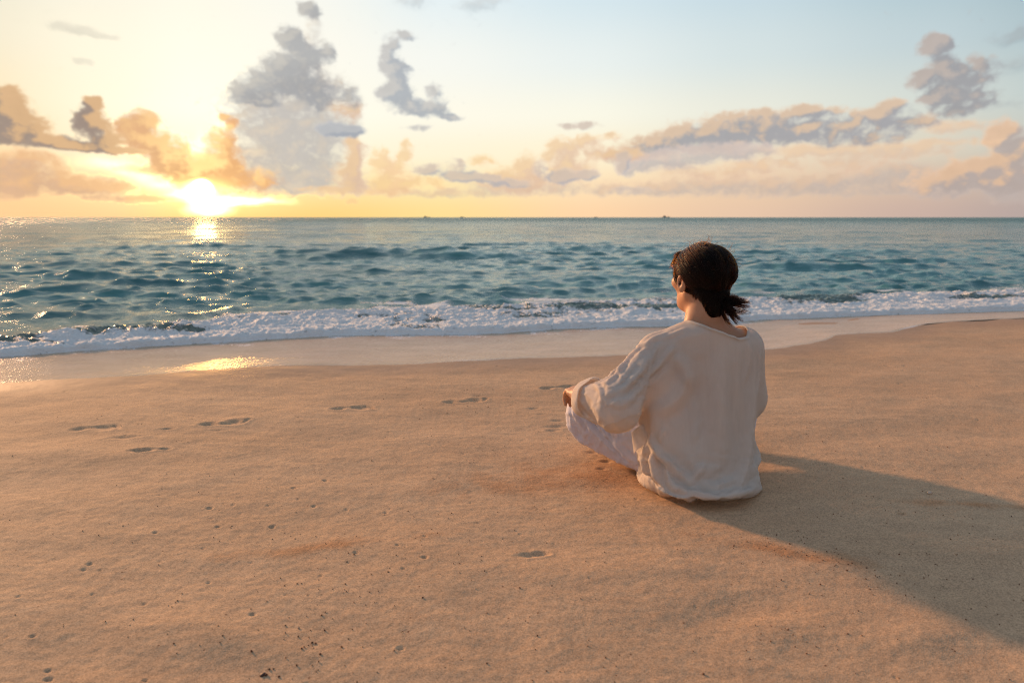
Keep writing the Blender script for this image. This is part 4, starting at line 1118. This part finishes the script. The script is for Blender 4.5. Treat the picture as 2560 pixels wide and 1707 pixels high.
    # lower hair: from behind the ears and the nape up into the knot, lying on the mass below
    from mathutils.bvhtree import BVHTree
    bv = BVHTree.FromPolygons([tuple(v.co) for v in base.data.vertices], [tuple(p.vertices) for p in base.data.polygons])
    def onto(P, off):
        out = []
        for q, o_ in zip(P, off):
            c, n_, _, _ = bv.find_nearest(Vector(q)); out.append(c+n_*o_)
        return np.array([tuple(q) for q in out])
    for k in range(1500):
        s = -1 if rs.rand() < .62 else 1; a = rs.rand()**.8
        E0 = HC+HEAD_R*s*.078-HEAD_F*.022-UP*.050; N0 = nape-UP*.030+HEAD_R*s*.012-HEAD_F*.014
        p0 = E0*(1-a)+N0*a+UP*rs.uniform(-.004, .030)-HEAD_F*rs.uniform(0, .03)
        t = np.linspace(0, 1, 9)[:, None]; P = p0*(1-t)+(knot+rs.normal(size=3)*.004)*t
        lk = int(a*9)
        P = onto(P, (.0012+.0035*abs(math.sin(lk*2.3))*np.sin(t[:, 0]*math.pi)+rs.uniform(0, .0012)))
        add(P, .0006, .0005, .86+.13*abs(math.sin(lk*3.1+s)))
    for k in range(420):                                  # soft lower edge
        s = -1 if rs.rand() < .6 else 1; a = rs.rand()
        E0 = HC+HEAD_R*s*.076-HEAD_F*.018-UP*.056; N0 = nape-UP*.032+HEAD_R*s*.010-HEAD_F*.012
        p0 = onto([E0*(1-a)+N0*a+UP*.006], [.001])[0]; L = rs.uniform(.006, .022); t = np.linspace(0, 1, 7)[:, None]
        add(p0-UP*L*t*.8+HEAD_F*L*t*.5*(1-a)-HEAD_F*.003*t+HEAD_R*s*(-.004+.008*rs.rand())*t, .0005, .00015)
    # fringe blown forward over the left temple
    for k in range(330):
        a = rs.uniform(0, 1); d0 = unit((-.50+.35*a+rs.normal()*.05, .55+.22*a, .62+.05*rs.randn())); p0 = to_world(d0, 0.)
        lk = rs.randint(5); tip = p0 + (-right)*(.016+.006*lk*.5+rs.normal()*.003) + HEAD_F*(.016+.004*rs.randn()) - UP*(.012+.009*lk+.004*rs.randn())
        t = np.linspace(0, 1, 9)[:, None]; mid = (p0+tip)/2 + HEAD_F*.010+UP*.008-right*.006
        add((1-t)**2*p0+2*t*(1-t)*mid+t*t*tip, .00055, .0002)
    # curls in front of and below the ear
    for k in range(260):
        s = -1; p0 = HEAD_C + HEAD_R*s*(.079+rs.normal()*.002)+HEAD_F*(.010+rs.normal()*.012)+UP*(.045+rs.normal()*.012)
        L = rs.uniform(.02, .055); t = np.linspace(0, 1, 10)[:, None]; ph = rs.uniform(0, 6)
        P = p0-UP*(t*L)+HEAD_F*(.010*np.sin(t*4+ph)*t+.004*t)+HEAD_R*s*(.004+.004*np.sin(t*5+ph))
        add(P, .0005, .0002)
    # loose hairs standing off the outline
    for k in range(170):
        d = rs.normal(size=3); d[2] = abs(d[2])*.9-.1*(k % 3); d = unit(d)
        if d[1] > .75 and d[2] < .5: continue
        p0 = to_world(d, 0.); nrm = unit(p0-HC); tg = unit(np.cross(nrm, rs.normal(size=3))+nrm*.4-HEAD_F*.6)
        L = rs.uniform(.012, .034); t = np.linspace(0, 1, 10)[:, None]; c = rs.uniform(-.6, .9)
        P = p0 + tg*L*t + nrm*(L*.45*np.sin(t*2.6)) + np.cross(nrm, tg)*(L*.3*c*np.sin(t*4+k))
        add(P, .00050, .00022, .74)
    for k in range(60):                                   # wisps at the nape
        p0 = HC-HEAD_F*(.072+rs.normal()*.006)-UP*(.095+rs.normal()*.006)+HEAD_R*rs.uniform(-.045, .045); t = np.linspace(0, 1, 8)[:, None]; L = rs.uniform(.01, .03)
        add(p0-UP*L*t-HEAD_F*(.006*t)+HEAD_R*(.008*np.sin(t*3+k)*t), .0003, .00014)
    P = np.concatenate(pts).astype(np.float32); R_ = np.concatenate(rad).astype(np.float32)
    hc = bpy.data.hair_curves.new('hair_strands'); hc.add_curves([int(c) for c in cnt])
    hc.attributes['position'].data.foreach_set('vector', P.ravel())
    ra = hc.attributes.get('radius') or hc.attributes.new('radius', 'FLOAT', 'POINT'); ra.data.foreach_set('value', R_)
    ta = hc.attributes.new('tone', 'FLOAT', 'POINT'); ta.data.foreach_set('value', np.concatenate(ton).astype(np.float32))
    hc.materials.append(HAIR)
    o = bpy.data.objects.new('hair_strands', hc); col.objects.link(o); o.parent = base
    base['label'] = 'dark brown wavy hair tied in a short ponytail'
    return base
build_hair()
print('hair', round(time.time()-T0, 1))

# ------------------------------------------------------------------ grit and broken shell on the sand
def build_grit():
    rs = np.random.RandomState(21); P = []; S = []
    def put(x, y, s):
        if y < 1.0 or y > np.interp(x, WX, WY)-.15 or (abs(x-.64) < .27 and 2.05 < y < 2.6): return
        P.append((x, y)); S.append(s)
    for (cx, cy, r, n, s0, s1) in ((-.45,1.35,.06,16,.0022,.0042),(-.42,1.33,.10,16,.0015,.003),(-.513,1.277,.02,2,.004,.0048),(-.40,1.60,.10,14,.0015,.0032),(-.36,1.52,.05,9,.0015,.003),(-.5,1.9,.35,40,.0014,.003),(-.25,1.75,.2,30,.0012,.0028),
        (.86,1.72,.10,40,.0015,.0034),(.95,1.62,.12,40,.0015,.0034),(.78,1.85,.06,18,.0015,.0032),(1.3,1.95,.2,40,.0015,.003),(.6,1.36,.05,14,.0016,.003),(.05,1.30,.25,26,.0018,.0034),(.1,2.42,.35,70,.0012,.0028),(-.15,3.35,.16,14,.002,.0038),(-.45,3.3,.2,10,.002,.0035),(1.1,2.45,.3,26,.0015,.003),(1.6,2.8,.4,26,.002,.0035),(-.9,1.6,.3,20,.0014,.0028),(.9,1.3,.15,14,.0015,.003)):
        for k in range(n): put(rs.normal(cx, r), rs.normal(cy, r*.8), rs.uniform(s0, s1))
    for k in range(520):
        r = 1.1+3.0*rs.rand()**1.3; a = math.radians(rs.uniform(-42, 42)); put(r*math.sin(a), r*math.cos(a), rs.uniform(.0009, .0026))
    P = np.array(P); S = np.array(S)*.8; Z = sand_height(P[:, 0].copy(), P[:, 1].copy())
    ico = bmesh.new(); bmesh.ops.create_icosphere(ico, subdivisions=1, radius=1); iv = np.array([v.co[:] for v in ico.verts]); fc = np.array([[v.index for v in f.verts] for f in ico.faces]); ico.free()
    V = []; Fq = []
    for i in range(len(P)):
        k = iv*rs.uniform(.65, 1.2, (len(iv), 1))*rs.uniform(.55, 1.25, 3)*S[i]; c, s = math.cos(i), math.sin(i)
        k = k@np.array([[c, -s, 0], [s, c, 0], [0, 0, 1]]); V.append(k+(P[i, 0], P[i, 1], Z[i]+S[i]*.45)); Fq.append(fc+len(iv)*i)
    o = mesh_obj('sand_grit', np.concatenate(V), np.concatenate(Fq), smooth=False)
    M = Mat('grit'); g = M.n('NewGeometry')
    c = M.ramp(g.outputs['Random Per Island'], [(0, (.075, .030, .016)), (.55, (.15, .055, .028)), (.9, (.22, .10, .05)), (1, (.5, .40, .30))])
    p = M.n('BsdfPrincipled'); M.l(c, p.inputs['Base Color']); p.inputs['Roughness'].default_value = .75; M.l(p.outputs[0], M.out.inputs[0]); o.data.materials.append(M.m)
    tag(o, 'dark reddish grit scattered over the sand', kind='stuff')
build_grit()
def pebble(x, y, s, c, label):
    bm = bmesh.new(); bmesh.ops.create_icosphere(bm, subdivisions=3, radius=1)
    for v in bm.verts:
        n = v.co.normalized(); v.co = n*(1+.12*math.sin(n.x*4+n.y*3)+.07*math.sin(n.z*7+n.x*5)); v.co.x *= s*1.25; v.co.y *= s*.9; v.co.z *= s*.62
    me = bpy.data.meshes.new('pebble'); bm.to_mesh(me); bm.free(); me.polygons.foreach_set('use_smooth', [True]*len(me.polygons))
    o = bpy.data.objects.new('pebble', me); col.objects.link(o); o.location = (x, y, float(sand_height(np.array([x]), np.array([y]))[0])+s*.3); o.rotation_euler = (0, 0, .5)
    M = Mat('pebble'); p = M.n('BsdfPrincipled'); M.l(M.mix(M.noise(M.n('TexCoord').outputs['Object'], 160, 3), c, [v*.7 for v in c]), p.inputs['Base Color']); p.inputs['Roughness'].default_value = .5; M.l(p.outputs[0], M.out.inputs[0]); me.materials.append(M.m)
    return tag(o, label, 'pebble')
pebble(1.42, 2.192, .0075, (.70, .50, .36), 'small pale pebble on the sand just above the shadow')
pebble(-.513, 1.262, .0052, (.085, .032, .018), 'dark red pebble on the sand near the bottom left')

# ------------------------------------------------------------------ ships on the horizon
def metal(name, c):
    M = Mat(name); p = M.n('BsdfPrincipled'); M.l(M.mix(M.noise(M.n('TexCoord').outputs['Object'], .6, 3), c, [v*.75 for v in c]), p.inputs['Base Color']); p.inputs['Roughness'].default_value = .6; M.l(p.outputs[0], M.out.inputs[0]); return M.m
HULL = metal('hull_paint_hazed', (.24, .19, .18)); HOUSE = metal('deckhouse_paint_hazed', (.34, .29, .27))  # hull and deckhouse colours lightened to carry the distance haze
def prism(sections):
    """loft of rectangles: x, half width bottom, half width top, z0, z1"""
    V = []; Fc = []
    for (x, wb, wt, z0, z1) in sections: V += [(x, -wb, z0), (x, wb, z0), (x, wt, z1), (x, -wt, z1)]
    n = len(sections)
    for i in range(n-1):
        a = 4*i
        for k in range(4): Fc.append((a+k, a+(k+1) % 4, a+4+(k+1) % 4, a+4+k))
    Fc += [(3, 2, 1, 0), tuple(4*(n-1)+k for k in range(4))]
    return V, Fc
def ship(az, dist, L, label, rot, house, masts):
    e = bpy.data.objects.new('ship', None); col.objects.link(e); a = math.radians(az); e.location = (math.sin(a)*dist, math.cos(a)*dist, 0); e.rotation_euler = (0, 0, rot-a)
    tag(e, label, 'ship', 'ships on the horizon')
    def part(name, secs, m): V, Fc = prism(secs); return mesh_obj(name, V, Fc, m, e, smooth=False)
    h = L*.075
    part('hull', [(-L/2, .05*L, .06*L, -1, h*1.15), (-L*.4, .07*L, .08*L, -1, h), (L*.3, .07*L, .08*L, -1, h), (L*.43, .03*L, .06*L, -1, h*1.25), (L/2, .002*L, .01*L, -1, h*1.6)], HULL)
    x0, x1, z = house
    part('deckhouse', [(x0*L, .055*L, .05*L, h, h+z*L), (x1*L, .055*L, .05*L, h, h+z*L)], HOUSE)
    part('bridge', [((x0+.02)*L, .04*L, .04*L, h+z*L, h+z*L*1.4), ((x0*.4+x1*.6)*L, .04*L, .04*L, h+z*L, h+z*L*1.4)], HOUSE)
    for (mx, mz) in masts: part('mast', [((mx-.012)*L, .012*L, .006*L, h, h+mz*L), ((mx+.012)*L, .012*L, .006*L, h, h+mz*L)], HULL)
ship(-7.0, 3600, 34, 'leftmost ship on the horizon, low hull with a deckhouse at one end', .15, (-.38, -.05, .10), [(.1, .2), (-.2, .26)])
ship(12.5, 3400, 38, 'ship on the horizon nearest the head of the seated person', -.1, (-.30, .0, .12), [(.25, .22), (-.15, .24)])
ship(-4.1, 4300, 30, 'faint small ship on the horizon just right of the leftmost ship', .1, (-.3, .1, .08), [(.2, .16)])
ship(6.9, 4300, 24, 'faintest speck of a ship on the horizon, between the other ships', -.1, (-.3, .1, .08), [(.2, .16)])
print('done', round(time.time()-T0, 1))
